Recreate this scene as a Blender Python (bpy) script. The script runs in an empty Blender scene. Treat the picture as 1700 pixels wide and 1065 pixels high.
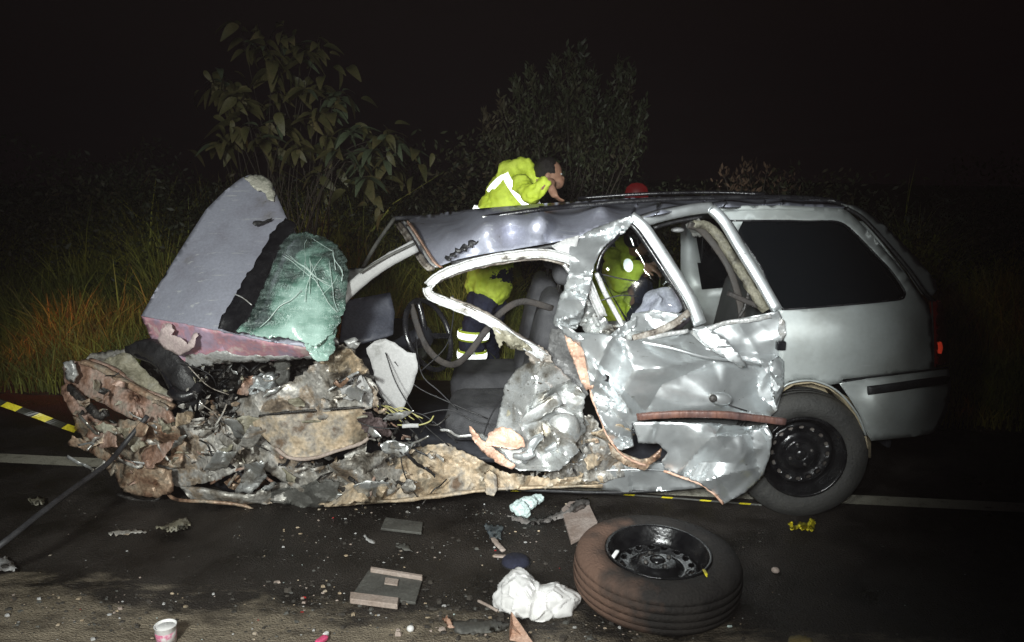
import bpy, math, random
import numpy as np
from mathutils import Vector, noise
from mathutils.geometry import delaunay_2d_cdt

# ------------------------------------------------------------------ camera, world, lights
F, CX, CY, H = 1300.0, 850.0, 532.5, 1.6
PITCH = math.radians(10.5)
sc = bpy.context.scene
C = sc.collection
cam = bpy.data.cameras.new('camera'); camo = bpy.data.objects.new('camera', cam); C.objects.link(camo)
cam.sensor_width = 36; cam.lens = 36 * F / 1700; cam.clip_start = 0.05; cam.clip_end = 400
camo.location = (0, 0, H); camo.rotation_euler = (math.pi / 2 - PITCH, 0, 0)
sc.camera = camo

w = bpy.data.worlds.new("World"); sc.world = w; w.use_nodes = True
nt = w.node_tree; bg = nt.nodes['Background']
sky = nt.nodes.new('ShaderNodeTexSky'); sky.sky_type = 'NISHITA'; sky.sun_disc = False
sky.sun_elevation = math.radians(-4); sky.sun_rotation = math.radians(200); sky.air_density = 1; sky.dust_density = 2
mixn = nt.nodes.new('ShaderNodeMixRGB'); mixn.blend_type = 'ADD'; mixn.inputs[0].default_value = 1
nt.links.new(sky.outputs[0], mixn.inputs[1]); mixn.inputs[2].default_value = (0.022, 0.012, 0.015, 1)
nt.links.new(mixn.outputs[0], bg.inputs['Color']); bg.inputs['Strength'].default_value = 0.07

def light(name, typ, loc, target, energy, color, size=.1, angle=None, blend=1.0):
    l = bpy.data.lights.new(name, typ); o = bpy.data.objects.new(name, l); C.objects.link(o)
    o.location = loc; l.energy = energy; l.color = color
    if typ == 'SPOT':
        l.spot_size = math.radians(angle); l.spot_blend = blend; l.shadow_soft_size = size
    elif typ == 'POINT': l.shadow_soft_size = size
    elif typ == 'SUN': l.angle = size
    if target is not None:
        d = Vector(target) - Vector(loc); o.rotation_euler = d.to_track_quat('-Z', 'Y').to_euler()
    return o
light('moon', 'SUN', (0, 0, 10), (3, 6, 0), 0.003, (.8, .85, 1), math.radians(.5))
light('torch_light', 'SPOT', (-1.25, -0.6, 2.25), (-0.78, 4.0, 0.78), 840, (.96, 1.0, .95), .24, 67, 1.0)
light('inspection_light', 'SPOT', (-0.30, -0.35, 1.95), (0.50, 3.55, 0.82), 860, (.95, 1.0, 1.0), .22, 34, .6)
light('phone_flash', 'SPOT', (0.06, -0.02, 1.68), (-0.60, 2.9, 0.42), 130, (1.0, .95, .87), .04, 82, 1.0)
light('red_beacon', 'SPOT', (-4.9, 5.9, 1.15), (-2.2, 6.4, 0.0), 62, (1.0, .15, .07), .12, 75, 1.0)
sc.view_settings.view_transform = 'Standard'; sc.view_settings.look = 'None'
sc.view_settings.exposure = 0; sc.view_settings.gamma = 1; sc.view_settings.use_curve_mapping = False

# ------------------------------------------------------------------ projection of photo positions onto planes of the place
cp, sp = math.cos(PITCH), math.sin(PITCH)
YS, SL = 3.57, -0.07            # the near flank of the car is the plane y = YS + SL * x
def P(px, py, D=0.0):
    dx = (px - CX) / F; b = (CY - py) / F
    dy = cp + b * sp; dz = -sp + b * cp
    t = (YS + D) / (dy - SL * dx)
    return np.array((t * dx, t * dy, H + t * dz))
def Pn(xy, D):
    dx = (xy[:, 0] - CX) / F; b = (CY - xy[:, 1]) / F
    dy = cp + b * sp; dz = -sp + b * cp
    t = (YS + D) / (dy - SL * dx)
    return np.stack([t * dx, t * dy, H + t * dz], 1)
def G(px, py, z=0.0):
    dx = (px - CX) / F; b = (CY - py) / F
    dy = cp + b * sp; dz = -sp + b * cp
    t = (z - H) / dz
    return np.array((t * dx, t * dy, z))

# ------------------------------------------------------------------ materials
def M(name, cols, scale=6, rough=.5, metal=0.0, bump=0.0, bscale=60, detail=6, lo=.35, hi=.65, spec=.5, grain=.25, stretch=None, coat=0, rvar=.15, scratch=None):
    m = bpy.data.materials.new(name); m.use_nodes = True; t = m.node_tree; N = t.nodes; L = t.links
    b = N['Principled BSDF']; tc = N.new('ShaderNodeTexCoord'); src = tc.outputs['Object']
    if stretch:
        mp = N.new('ShaderNodeMapping'); mp.inputs['Scale'].default_value = stretch; L.new(src, mp.inputs[0]); src = mp.outputs[0]
    n = N.new('ShaderNodeTexNoise'); n.inputs['Scale'].default_value = scale; n.inputs['Detail'].default_value = detail
    n.inputs['Roughness'].default_value = .62; L.new(src, n.inputs['Vector'])
    r = N.new('ShaderNodeValToRGB'); L.new(n.outputs['Fac'], r.inputs[0])
    k = len(cols); el = r.color_ramp.elements
    while len(el) < max(k, 2): el.new(.5)
    for i in range(max(k, 2)):
        c = cols[min(i, k - 1)]; el[i].position = lo + (hi - lo) * i / max(k - 1, 1); el[i].color = (*c, 1)
    g = N.new('ShaderNodeTexNoise'); g.inputs['Scale'].default_value = bscale * 1.7; g.inputs['Detail'].default_value = 4
    L.new(src, g.inputs['Vector'])
    mr = N.new('ShaderNodeMapRange'); mr.inputs['From Min'].default_value = .3; mr.inputs['From Max'].default_value = .7
    mr.inputs['To Min'].default_value = 1 - grain; mr.inputs['To Max'].default_value = 1 + grain * .6; L.new(g.outputs['Fac'], mr.inputs[0])
    mx = N.new('ShaderNodeMixRGB'); mx.blend_type = 'MULTIPLY'; mx.inputs[0].default_value = 1
    L.new(r.outputs[0], mx.inputs[1]); L.new(mr.outputs[0], mx.inputs[2]); L.new(mx.outputs[0], b.inputs['Base Color'])
    if scratch:
        smp = N.new('ShaderNodeMapping'); smp.inputs['Rotation'].default_value = scratch[1]; smp.inputs['Scale'].default_value = (1, 9, 9); L.new(tc.outputs['Object'], smp.inputs[0])
        sn = N.new('ShaderNodeTexNoise'); sn.inputs['Scale'].default_value = scratch[2]; sn.inputs['Detail'].default_value = 5; sn.inputs['Roughness'].default_value = .7; L.new(smp.outputs[0], sn.inputs['Vector'])
        sr = N.new('ShaderNodeMapRange'); sr.inputs[1].default_value = scratch[3]; sr.inputs[2].default_value = scratch[3] + .04; L.new(sn.outputs['Fac'], sr.inputs[0])
        sx_ = N.new('ShaderNodeMixRGB'); sx_.inputs[2].default_value = (*scratch[0], 1); L.new(sr.outputs[0], sx_.inputs[0]); L.new(mx.outputs[0], sx_.inputs[1]); L.new(sx_.outputs[0], b.inputs['Base Color'])
    rr = N.new('ShaderNodeMapRange'); rr.inputs['To Min'].default_value = max(.04, rough - rvar); rr.inputs['To Max'].default_value = min(1, rough + rvar)
    rr.inputs['From Min'].default_value = .3; rr.inputs['From Max'].default_value = .7
    L.new(n.outputs['Fac'], rr.inputs[0]); L.new(rr.outputs[0], b.inputs['Roughness'])
    b.inputs['Metallic'].default_value = metal; b.inputs['Specular IOR Level'].default_value = spec; b.inputs['Coat Weight'].default_value = coat
    b.inputs['Coat Roughness'].default_value = .15
    if bump:
        bn = N.new('ShaderNodeTexNoise'); bn.inputs['Scale'].default_value = bscale; bn.inputs['Detail'].default_value = 5; L.new(src, bn.inputs['Vector'])
        bp = N.new('ShaderNodeBump'); bp.inputs['Strength'].default_value = bump; bp.inputs['Distance'].default_value = .02
        L.new(bn.outputs['Fac'], bp.inputs['Height']); L.new(bp.outputs[0], b.inputs['Normal'])
    return m

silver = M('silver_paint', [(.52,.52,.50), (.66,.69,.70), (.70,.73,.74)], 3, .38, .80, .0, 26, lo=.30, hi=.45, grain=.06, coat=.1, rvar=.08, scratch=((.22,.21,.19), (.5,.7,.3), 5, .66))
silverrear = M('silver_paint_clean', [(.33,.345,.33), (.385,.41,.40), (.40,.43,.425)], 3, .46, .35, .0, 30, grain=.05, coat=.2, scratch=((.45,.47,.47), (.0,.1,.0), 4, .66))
silverdirty = M('silver_paint_scraped', [(.16,.14,.11), (.42,.41,.38), (.60,.62,.62), (.50,.51,.50)], 7, .40, .7, .0, 90, lo=.32, hi=.58, grain=.18, scratch=((.12,.10,.08), (.2,.4,.9), 7, .62))
lavender = M('hood_paint', [(.26,.25,.25), (.345,.35,.42), (.39,.405,.485)], 4, .42, .3, .03, 50, lo=.25, hi=.5, grain=.12, coat=.2, scratch=((.55,.57,.60), (.3,1.0,.4), 5, .61))
flangem = M('hood_edge_red_glow', [(.66,.50,.50), (.58,.30,.35), (.50,.31,.38), (.42,.32,.42)], 9, .5, .1, .1, 40, lo=.38, hi=.56, grain=.1)  # red lamp's spill on the bonnet edge, painted in as pink base colour
mudgrey = M('grey_mud_metal', [(.07,.06,.05), (.27,.245,.21), (.47,.455,.42), (.40,.39,.37), (.33,.265,.20), (.12,.095,.075)], 5, .50, .35, .25, 34, lo=.34, hi=.66, grain=.45, rvar=.3)
mudtan = M('tan_mud_metal', [(.10,.075,.05), (.28,.24,.18), (.44,.34,.23), (.50,.41,.30), (.33,.30,.26), (.16,.11,.075)], 5, .58, .15, .25, 34, lo=.34, hi=.67, grain=.4, rvar=.25)
rust = M('brown_mud_metal', [(.06,.04,.03), (.25,.15,.10), (.42,.31,.22), (.30,.27,.22), (.18,.10,.065)], 6, .50, .25, .25, 40, lo=.33, hi=.68, grain=.45, rvar=.25)
pinkmud = M('pinkish_primer', [(.06,.035,.025), (.30,.18,.13), (.42,.30,.25), (.28,.25,.21)], 9, .45, .2, .4, 40, lo=.33, hi=.66, grain=.35, rvar=.2)
olive = M('olive_grey_panel', [(.14,.13,.09), (.30,.28,.21), (.34,.33,.28)], 9, .6, .05, .3, 50, grain=.25)
copper = M('copper_primer', [(.30,.15,.09), (.58,.36,.26), (.66,.45,.35)], 14, .5, .15, .3, 60, lo=.3, hi=.6, grain=.2)
black = M('black_rubber', [(.010,.010,.011), (.022,.022,.024)], 12, .5, 0, .2, 80)
blackgloss = M('black_glossy_plastic', [(.008,.008,.010), (.018,.018,.020)], 12, .25, 0, .1, 60)
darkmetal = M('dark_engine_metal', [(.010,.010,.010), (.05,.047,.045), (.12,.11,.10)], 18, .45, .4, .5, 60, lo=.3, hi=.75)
interior = M('interior_plastic', [(.016,.017,.022), (.030,.032,.040)], 8, .6, 0, .15, 90)
fabric = M('seat_fabric', [(.035,.036,.040), (.075,.075,.080)], 10, .9, 0, .4, 200)
fabricrear = M('rear_seat_fabric', [(.06,.065,.065), (.10,.105,.105)], 10, .9, 0, .4, 200)
lightgrey = M('light_grey_cladding', [(.22,.22,.21), (.38,.38,.38), (.42,.42,.42)], 6, .6, 0, .1, 60, lo=.3, hi=.45, grain=.1)
whiteframe = M('scuffed_white_frame', [(.08,.07,.06), (.36,.35,.33), (.50,.505,.50)], 11, .4, .3, .3, 60, lo=.32, hi=.46, grain=.15)
brownframe = M('mud_smeared_frame', [(.05,.04,.035), (.22,.19,.16), (.45,.42,.38)], 14, .55, .2, .4, 60, lo=.35, hi=.65)
liner = M('dusty_arch_liner', [(.22,.18,.11), (.36,.30,.20)], 8, .8, 0, .2, 60)
rubber = M('tyre_rubber', [(.020,.020,.019), (.042,.041,.038)], 7, .75, 0, .25, 90)
rimblack = M('black_steel_rim', [(.006,.006,.007), (.016,.016,.017)], 12, .22, .3, .1, 80)
drum = M('dusty_brake_drum', [(.13,.11,.10), (.20,.18,.16)], 12, .7, .3, .2, 80)
redplastic = M('red_lens', [(.15,.008,.006), (.20,.012,.008)], 8, .15, 0, 0, 60, coat=1)
stickm = M('reddish_moulding', [(.03,.02,.02), (.10,.055,.05), (.20,.09,.06)], 4, .45, .1, .3, 60, stretch=(1, .3, .3))
beltm = M('brown_belt', [(.02,.017,.016), (.05,.042,.037)], 14, .75, 0, .3, 120)
lilac = M('lilac_airbag_cloth', [(.42,.39,.50), (.58,.54,.62)], 6, .8, 0, .08, 40)
yellow = M('yellow_tape', [(.55,.46,.02), (.75,.66,.04)], 12, .45, 0, .1, 60)
blacktape = M('black_tape', [(.015,.015,.012), (.03,.03,.02)], 12, .45)
wirey = M('yellow_wire', [(.32,.30,.10), (.45,.42,.18)], 12, .5)
skin = M('skin', [(.34,.18,.12), (.42,.24,.16)], 20, .55, 0, .1, 100, grain=.1)
hairm = M('dark_hair', [(.010,.008,.007), (.025,.02,.016)], 60, .6, 0, .6, 160)
lime = M('lime_hi_vis', [(.60,.76,.05), (.74,.90,.12)], 7, .75, 0, .7, 14, grain=.12)
navy = M('navy_cloth', [(.012,.014,.032), (.022,.025,.05)], 8, .85, 0, .3, 60)
paperw = M('white_plastic_film', [(.74,.74,.74), (.88,.88,.88)], 6, .4, 0, .15, 30, grain=.04)
tealw = M('pale_teal_foam', [(.45,.55,.54), (.62,.74,.73)], 14, .8, 0, .4, 60)
cardm = M('dusty_beige_plate', [(.26,.20,.17), (.38,.32,.29)], 8, .7, 0, .2, 70)
greytrim = M('grey_plastic_trim', [(.07,.07,.065), (.12,.12,.11)], 8, .6, 0, .2, 60)
edgebeige = M('beige_edge', [(.34,.27,.23), (.44,.37,.33)], 10, .7)
leafdark = M('broad_leaf', [(.045,.050,.018), (.090,.088,.032), (.15,.12,.05)], 3, .55, 0, .2, 60, grain=.3)
leafpale = M('pale_leaf', [(.07,.095,.05), (.10,.13,.075)], 3, .55, 0, .2, 60, grain=.3)
leafyellow = M('yellowed_leaf', [(.22,.13,.03), (.30,.20,.05)], 6, .6)
needlem = M('small_leaf_foliage', [(.022,.032,.013), (.042,.055,.022), (.07,.055,.028)], 2, .6, 0, .2, 60, grain=.3)
barkm = M('stem_bark', [(.03,.025,.018), (.06,.05,.035)], 20, .85, 0, .4, 80)

def glassy(name, tint, rough=.03, trans=.85):
    m = bpy.data.materials.new(name); m.use_nodes = True; t = m.node_tree; N = t.nodes; L = t.links
    N.remove(N['Principled BSDF']); out = N['Material Output']
    a = N.new('ShaderNodeBsdfTransparent'); a.inputs[0].default_value = (*tint, 1)
    g = N.new('ShaderNodeBsdfGlossy'); g.inputs['Roughness'].default_value = rough; g.inputs[0].default_value = (.9,.9,.9,1)
    lw = N.new('ShaderNodeFresnel'); lw.inputs[0].default_value = 1.5
    mx = N.new('ShaderNodeMixShader'); L.new(lw.outputs[0], mx.inputs[0]); L.new(a.outputs[0], mx.inputs[1]); L.new(g.outputs[0], mx.inputs[2])
    L.new(mx.outputs[0], out.inputs[0]); return m
clearglass = glassy('clear_glass', (.93,.96,.95))
tintglass = M('tinted_glass', [(.004,.005,.006), (.005,.006,.007)], 3, .06, 0, 0, 60, rvar=.0, grain=.0)

crackm = M('glass_crack_edge', [(.55,.72,.67), (.75,.88,.84)], 20, .3)
def shattered():
    m = bpy.data.materials.new('shattered_laminated_glass'); m.use_nodes = True; t = m.node_tree; N = t.nodes; L = t.links
    b = N['Principled BSDF']; tc = N.new('ShaderNodeTexCoord')
    nn = N.new('ShaderNodeTexNoise'); nn.inputs['Scale'].default_value = 5; nn.inputs['Detail'].default_value = 5; L.new(tc.outputs['Object'], nn.inputs[0])
    v = N.new('ShaderNodeTexVoronoi'); v.feature = 'DISTANCE_TO_EDGE'; v.inputs['Scale'].default_value = 130; L.new(tc.outputs['Object'], v.inputs['Vector'])
    v2 = N.new('ShaderNodeTexVoronoi'); v2.feature = 'DISTANCE_TO_EDGE'; v2.inputs['Scale'].default_value = 30
    mp = N.new('ShaderNodeMapping'); mp.inputs['Rotation'].default_value = (.3, .6, .2); mp.inputs['Scale'].default_value = (2.2, 1, .6)
    L.new(tc.outputs['Object'], mp.inputs[0]); L.new(mp.outputs[0], v2.inputs['Vector'])
    m1 = N.new('ShaderNodeMapRange'); m1.inputs[2].default_value = .12; m1.inputs[3].default_value = 1; m1.inputs[4].default_value = 0; L.new(v.outputs[0], m1.inputs[0])
    m2 = N.new('ShaderNodeMapRange'); m2.inputs[2].default_value = .06; m2.inputs[3].default_value = 1; m2.inputs[4].default_value = 0; L.new(v2.outputs[0], m2.inputs[0])
    mxx = N.new('ShaderNodeMath'); mxx.operation = 'MAXIMUM'; L.new(m1.outputs[0], mxx.inputs[0]); L.new(m2.outputs[0], mxx.inputs[1])
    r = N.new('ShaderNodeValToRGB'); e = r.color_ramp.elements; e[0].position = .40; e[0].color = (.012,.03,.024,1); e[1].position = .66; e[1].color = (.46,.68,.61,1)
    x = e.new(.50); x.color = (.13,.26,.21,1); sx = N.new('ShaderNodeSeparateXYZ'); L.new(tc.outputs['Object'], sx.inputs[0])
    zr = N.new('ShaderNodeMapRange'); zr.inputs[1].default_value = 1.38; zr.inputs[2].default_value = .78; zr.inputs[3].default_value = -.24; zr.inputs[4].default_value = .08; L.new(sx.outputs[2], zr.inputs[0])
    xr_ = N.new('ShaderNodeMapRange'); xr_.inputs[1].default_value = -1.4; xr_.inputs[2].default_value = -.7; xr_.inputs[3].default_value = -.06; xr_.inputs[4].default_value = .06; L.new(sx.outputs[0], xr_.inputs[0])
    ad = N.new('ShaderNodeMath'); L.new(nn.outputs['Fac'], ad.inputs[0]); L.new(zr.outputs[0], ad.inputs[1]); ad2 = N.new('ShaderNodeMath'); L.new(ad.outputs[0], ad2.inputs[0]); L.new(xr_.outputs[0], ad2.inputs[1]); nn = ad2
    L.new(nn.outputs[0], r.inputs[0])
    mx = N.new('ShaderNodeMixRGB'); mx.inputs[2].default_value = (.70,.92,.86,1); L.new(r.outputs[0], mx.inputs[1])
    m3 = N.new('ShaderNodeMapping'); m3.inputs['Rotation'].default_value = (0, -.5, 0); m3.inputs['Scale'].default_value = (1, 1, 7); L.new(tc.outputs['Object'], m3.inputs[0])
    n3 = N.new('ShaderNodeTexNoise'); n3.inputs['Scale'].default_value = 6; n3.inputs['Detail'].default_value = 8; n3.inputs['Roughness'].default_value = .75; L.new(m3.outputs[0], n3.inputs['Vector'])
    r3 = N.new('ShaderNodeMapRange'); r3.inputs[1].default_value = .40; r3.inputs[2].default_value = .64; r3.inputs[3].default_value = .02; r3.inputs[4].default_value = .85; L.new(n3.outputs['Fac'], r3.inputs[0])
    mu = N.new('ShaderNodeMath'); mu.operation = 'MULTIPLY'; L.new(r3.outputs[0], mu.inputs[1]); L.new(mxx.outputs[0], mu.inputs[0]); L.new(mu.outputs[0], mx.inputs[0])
    L.new(mx.outputs[0], b.inputs['Base Color']); b.inputs['Roughness'].default_value = .2; b.inputs['Coat Weight'].default_value = .6; b.inputs['Coat Roughness'].default_value = .12
    bp = N.new('ShaderNodeBump'); bp.inputs['Strength'].default_value = .45; bp.inputs['Distance'].default_value = .006; L.new(mxx.outputs[0], bp.inputs['Height'])
    L.new(bp.outputs[0], b.inputs['Normal'])
    # clearer, less broken areas let the background through
    a = N.new('ShaderNodeMapRange'); a.inputs[1].default_value = .38; a.inputs[2].default_value = .50; a.inputs[3].default_value = .45; a.inputs[4].default_value = 1.0
    L.new(nn.outputs[0], a.inputs[0]); L.new(a.outputs[0], b.inputs['Alpha'])
    return m
shatter = shattered()

def retro():
    m = bpy.data.materials.new('retroreflective_band'); m.use_nodes = True; t = m.node_tree; N = t.nodes; L = t.links
    N.remove(N['Principled BSDF']); out = N['Material Output']
    d = N.new('ShaderNodeBsdfDiffuse'); d.inputs[0].default_value = (.8,.8,.8,1)
    g = N.new('ShaderNodeBsdfGlossy'); g.inputs['Roughness'].default_value = .42; g.inputs[0].default_value = (.9,.92,.9,1)
    ge = N.new('ShaderNodeNewGeometry'); L.new(ge.outputs['Incoming'], g.inputs['Normal'])
    mx = N.new('ShaderNodeMixShader'); mx.inputs[0].default_value = .5; L.new(d.outputs[0], mx.inputs[1]); L.new(g.outputs[0], mx.inputs[2])
    L.new(mx.outputs[0], out.inputs[0]); return m
retrom = retro()
retrored = retrom.copy(); retrored.name = 'red_reflector'
for n_ in retrored.node_tree.nodes:
    if n_.type in ('BSDF_DIFFUSE', 'BSDF_GLOSSY'): n_.inputs[0].default_value = (.9, .07, .03, 1)
def emit(name, col, s):
    m = bpy.data.materials.new(name); m.use_nodes = True; b = m.node_tree.nodes['Principled BSDF']
    b.inputs['Base Color'].default_value = (.02, .004, .004, 1); b.inputs['Emission Color'].default_value = (*col, 1); b.inputs['Emission Strength'].default_value = s; return m
beacon = emit('lit_red_lamp', (.6, .012, .015), .10)

# ------------------------------------------------------------------ object helpers
def wloc(o):
    v = Vector((0, 0, 0))
    while o is not None: v = v + o.location; o = o.parent
    return np.array(v)
def thing(name, label, cat, loc, group=None):
    o = bpy.data.objects.new(name, None); C.objects.link(o); o.location = tuple(loc); o.empty_display_size = .1
    o['label'] = label; o['category'] = cat
    if group: o['group'] = group
    return o
def tag(o, label=None, cat=None, group=None, kind=None):
    if label: o['label'] = label
    if cat: o['category'] = cat
    if group: o['group'] = group
    if kind: o['kind'] = kind
    return o
def mk(name, V, Fc, mats, parent=None, smooth=True, midx=None, solid=0, origin=None, sub=0):
    V = np.asarray(V, float)
    if parent is not None: off = wloc(parent)
    else:
        off = np.array(origin) if origin is not None else np.array((V[:, 0].mean(), V[:, 1].mean(), V[:, 2].min()))
    me = bpy.data.meshes.new(name)
    me.from_pydata((V - off).tolist(), [], [list(map(int, f)) for f in Fc]); 
    for m in (mats if isinstance(mats, (list, tuple)) else [mats]): me.materials.append(m)
    if midx is not None: me.polygons.foreach_set('material_index', np.asarray(midx, dtype=np.int32))
    me.polygons.foreach_set('use_smooth', [smooth] * len(me.polygons)); me.update()
    o = bpy.data.objects.new(name, me); C.objects.link(o)
    if parent is not None: o.parent = parent
    else: o.location = tuple(off)
    if solid:
        s = o.modifiers.new('thickness', 'SOLIDIFY'); s.thickness = solid; s.offset = 0
    if sub:
        s = o.modifiers.new('smooth', 'SUBSURF'); s.levels = sub; s.render_levels = sub
    return o
class Acc:
    def __init__(s): s.V = []; s.F = []; s.I = []; s.n = 0
    def add(s, V, Fc, mi=0):
        s.V.append(np.asarray(V, float)); s.F += [[i + s.n for i in f] for f in Fc]; s.I += [mi] * len(Fc); s.n += len(V); return s
    def mk(s, name, mats, parent=None, **k): return mk(name, np.concatenate(s.V), s.F, mats, parent, midx=s.I, **k)

def inside(pts, poly):
    x, y = pts[:, 0], pts[:, 1]; r = np.zeros(len(pts), bool); n = len(poly)
    for i in range(n):
        x1, y1 = poly[i]; x2, y2 = poly[(i + 1) % n]
        if y1 == y2: continue
        c = ((y1 > y) != (y2 > y)) & (x < (x2 - x1) * (y - y1) / (y2 - y1) + x1); r ^= c
    return r
def resample(poly, step, jag=0, rng=None, closed=True):
    out = []; n = len(poly)
    for i in range(n if closed else n - 1):
        a = np.array(poly[i][:2], float); b = np.array(poly[(i + 1) % n][:2], float); L = np.linalg.norm(b - a)
        k = max(1, int(round(L / step)))
        nn = np.array((-(b - a)[1], (b - a)[0])) / max(L, 1e-6)
        for j in range(k):
            p = a + (b - a) * j / k
            if jag and j: p = p + nn * rng.normal() * jag
            out.append(p)
    return np.array(out)
def smoothpoly(poly, it):
    p = [list(q) for q in poly]
    for _ in range(it):
        n = len(p); q = []
        for i in range(n):
            a, b = np.array(p[i], float), np.array(p[(i + 1) % n], float)
            q += [list(a * .75 + b * .25), list(a * .25 + b * .75)]
        p = q
    return p
def mesh2d(outline, holes, step, rng, jag=0):
    o = resample(outline, step, jag, rng); hs = [resample(h, step) for h in holes]
    pts = [o] + hs; edges = []; n = 0
    for q in pts:
        k = len(q); edges += [(n + i, n + (i + 1) % k) for i in range(k)]; n += k
    bp = np.concatenate(pts)
    x0, y0 = o.min(0); x1, y1 = o.max(0)
    g = []; yy = y0 + step / 2; r = 0
    while yy < y1:
        xs = np.arange(x0 + (step / 2 if r % 2 else 0), x1, step)
        g.append(np.stack([xs, np.full(len(xs), yy)], 1)); yy += step * .87; r += 1
    if g:
        g = np.concatenate(g); g += rng.uniform(-.2, .2, g.shape) * step
        ok = inside(g, o)
        for h in hs: ok &= ~inside(g, h)
        g = g[ok]
        if len(g):
            d = np.sqrt(((g[:, None, :] - bp[None]) ** 2).sum(2)).min(1); g = g[d > step * .5]
        allp = np.concatenate([bp, g]) if len(g) else bp
    else: allp = bp
    v, e, f, *_ = delaunay_2d_cdt([Vector(p) for p in allp], edges, [], 0, 1e-5)
    v = np.array([tuple(p) for p in v]); f = np.array(f)
    c = v[f].mean(1); ok = inside(c, o)
    for h in hs: ok &= ~inside(c, h)
    return v, f[ok]
def crumple(xy, c, rng):
    """folded sheet: random heights joined by flat facets, creases slightly rounded"""
    th = rng.uniform(0, math.pi); k = rng.uniform(1.25, 2.0); R = np.array(((math.cos(th), -math.sin(th)), (math.sin(th), math.cos(th))))
    q = xy @ R.T; q = q / np.array((k, 1 / k ** .3)); ph = rng.uniform(0, 6, 4)
    q = q + np.stack([np.sin(q[:, 1] / c * 1.3 + ph[0]), np.sin(q[:, 0] / c * 1.5 + ph[2])], 1) * c * .14
    x0, y0 = q.min(0) - c * 1.5; x1, y1 = q.max(0) + c * 1.5
    K = max(8, int((x1 - x0) * (y1 - y0) / c ** 2))
    s = np.stack([rng.uniform(x0, x1, K), rng.uniform(y0, y1, K)], 1)
    s = np.concatenate([s, [(x0 - c, y0 - c), (x1 + c, y0 - c), (x1 + c, y1 + c), (x0 - c, y1 + c)]]); h = rng.normal(size=len(s)) * .9; h[-4:] = 0
    v, _, f, orig, *_ = delaunay_2d_cdt([Vector(p) for p in s], [], [], 0, 1e-6)
    v = np.array([tuple(p) for p in v]); hv = np.array([h[o[0]] if o else 0 for o in orig])
    offs = np.array([(0, 0), (1, 0), (-.5, .87), (-.5, -.87)]) * c * .03; out = np.zeros(len(q))
    for o in offs:
        p = q + o; r = np.zeros(len(p))
        for t in f:
            A, B, D_ = v[t[0]], v[t[1]], v[t[2]]; den = (B[1] - D_[1]) * (A[0] - D_[0]) + (D_[0] - B[0]) * (A[1] - D_[1])
            if abs(den) < 1e-9: continue
            lo = np.minimum(np.minimum(A, B), D_); hi = np.maximum(np.maximum(A, B), D_)
            ok = np.nonzero((p[:, 0] >= lo[0]) & (p[:, 0] <= hi[0]) & (p[:, 1] >= lo[1]) & (p[:, 1] <= hi[1]))[0]
            if not len(ok): continue
            pq = p[ok]; w1 = ((B[1] - D_[1]) * (pq[:, 0] - D_[0]) + (D_[0] - B[0]) * (pq[:, 1] - D_[1])) / den
            w2 = ((D_[1] - A[1]) * (pq[:, 0] - D_[0]) + (A[0] - D_[0]) * (pq[:, 1] - D_[1])) / den; w3 = 1 - w1 - w2
            g = (w1 >= -1e-9) & (w2 >= -1e-9) & (w3 >= -1e-9)
            r[ok[g]] = w1[g] * hv[t[0]] + w2[g] * hv[t[1]] + w3[g] * hv[t[2]]
        out += r / len(offs)
    return out
def tps(cps, xy, lam=6.0):
    """smooth depth surface through the control points"""
    c = cps[:, :2] / 100; z = cps[:, 2]; n = len(c)
    K = lambda a, b: (lambda r2: .5 * r2 * np.log(r2 + 1e-12))(((a[:, None] - b[None]) ** 2).sum(2))
    A = np.zeros((n + 3, n + 3)); A[:n, :n] = K(c, c) + np.eye(n) * lam * 1e-3; A[:n, n] = 1; A[:n, n + 1:] = c; A[n, :n] = 1; A[n + 1:, :n] = c.T
    w_ = np.linalg.lstsq(A, np.concatenate([z, np.zeros(3)]), rcond=None)[0]; q = xy / 100
    r = K(q, c) @ w_[:n] + w_[n] + q @ w_[n + 1:]
    return np.clip(r, z.min() - .06, z.max() + .06)
SEED = [1]
def panel(name, outline, mat, parent, D=0.0, holes=(), ctrl=(), amp=.0, c=45, step=8, thick=.003, jag=0, fine=.35, seed=None, smooth=True, rnd=0, ridge=.55, crisp=17):
    SEED[0] += 1; rng = np.random.default_rng(seed if seed is not None else SEED[0] * 7 + 3)
    cps = [(p[0], p[1], p[2] if len(p) > 2 else D) for p in outline] + list(ctrl)
    cps = np.array(cps, float)
    ol = [p[:2] for p in outline]
    if rnd: ol = smoothpoly(ol, rnd)
    xy, f = mesh2d(ol, holes, step, rng, jag)
    Dz = tps(cps, xy) if len(set(cps[:, 2])) > 1 else np.full(len(xy), cps[0, 2])
    if amp:
        Dz = Dz + amp * (crumple(xy, c, rng) - ridge * 1.3 * np.abs(crumple(xy, c * .9, rng)) + ridge * .5 - (.22 * ridge * np.abs(crumple(xy, c * .45, rng)) if fine > .3 else 0) + fine * .4 * crumple(xy, c * .42, rng) + (fine * .15 * crumple(xy, max(c * .2, step * 2.5), rng) if fine > .45 else 0))
    V = Pn(xy, Dz)
    # faces should look at the camera side
    n = np.cross(V[f[:, 1]] - V[f[:, 0]], V[f[:, 2]] - V[f[:, 0]]); flip = n[:, 1] > 0
    f = f.copy(); f[flip] = f[flip][:, ::-1]
    o = mk(name, V, f, mat, parent, smooth=smooth, solid=thick)
    if amp and crisp: o.data.set_sharp_from_angle(angle=math.radians(crisp))
    return o

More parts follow.
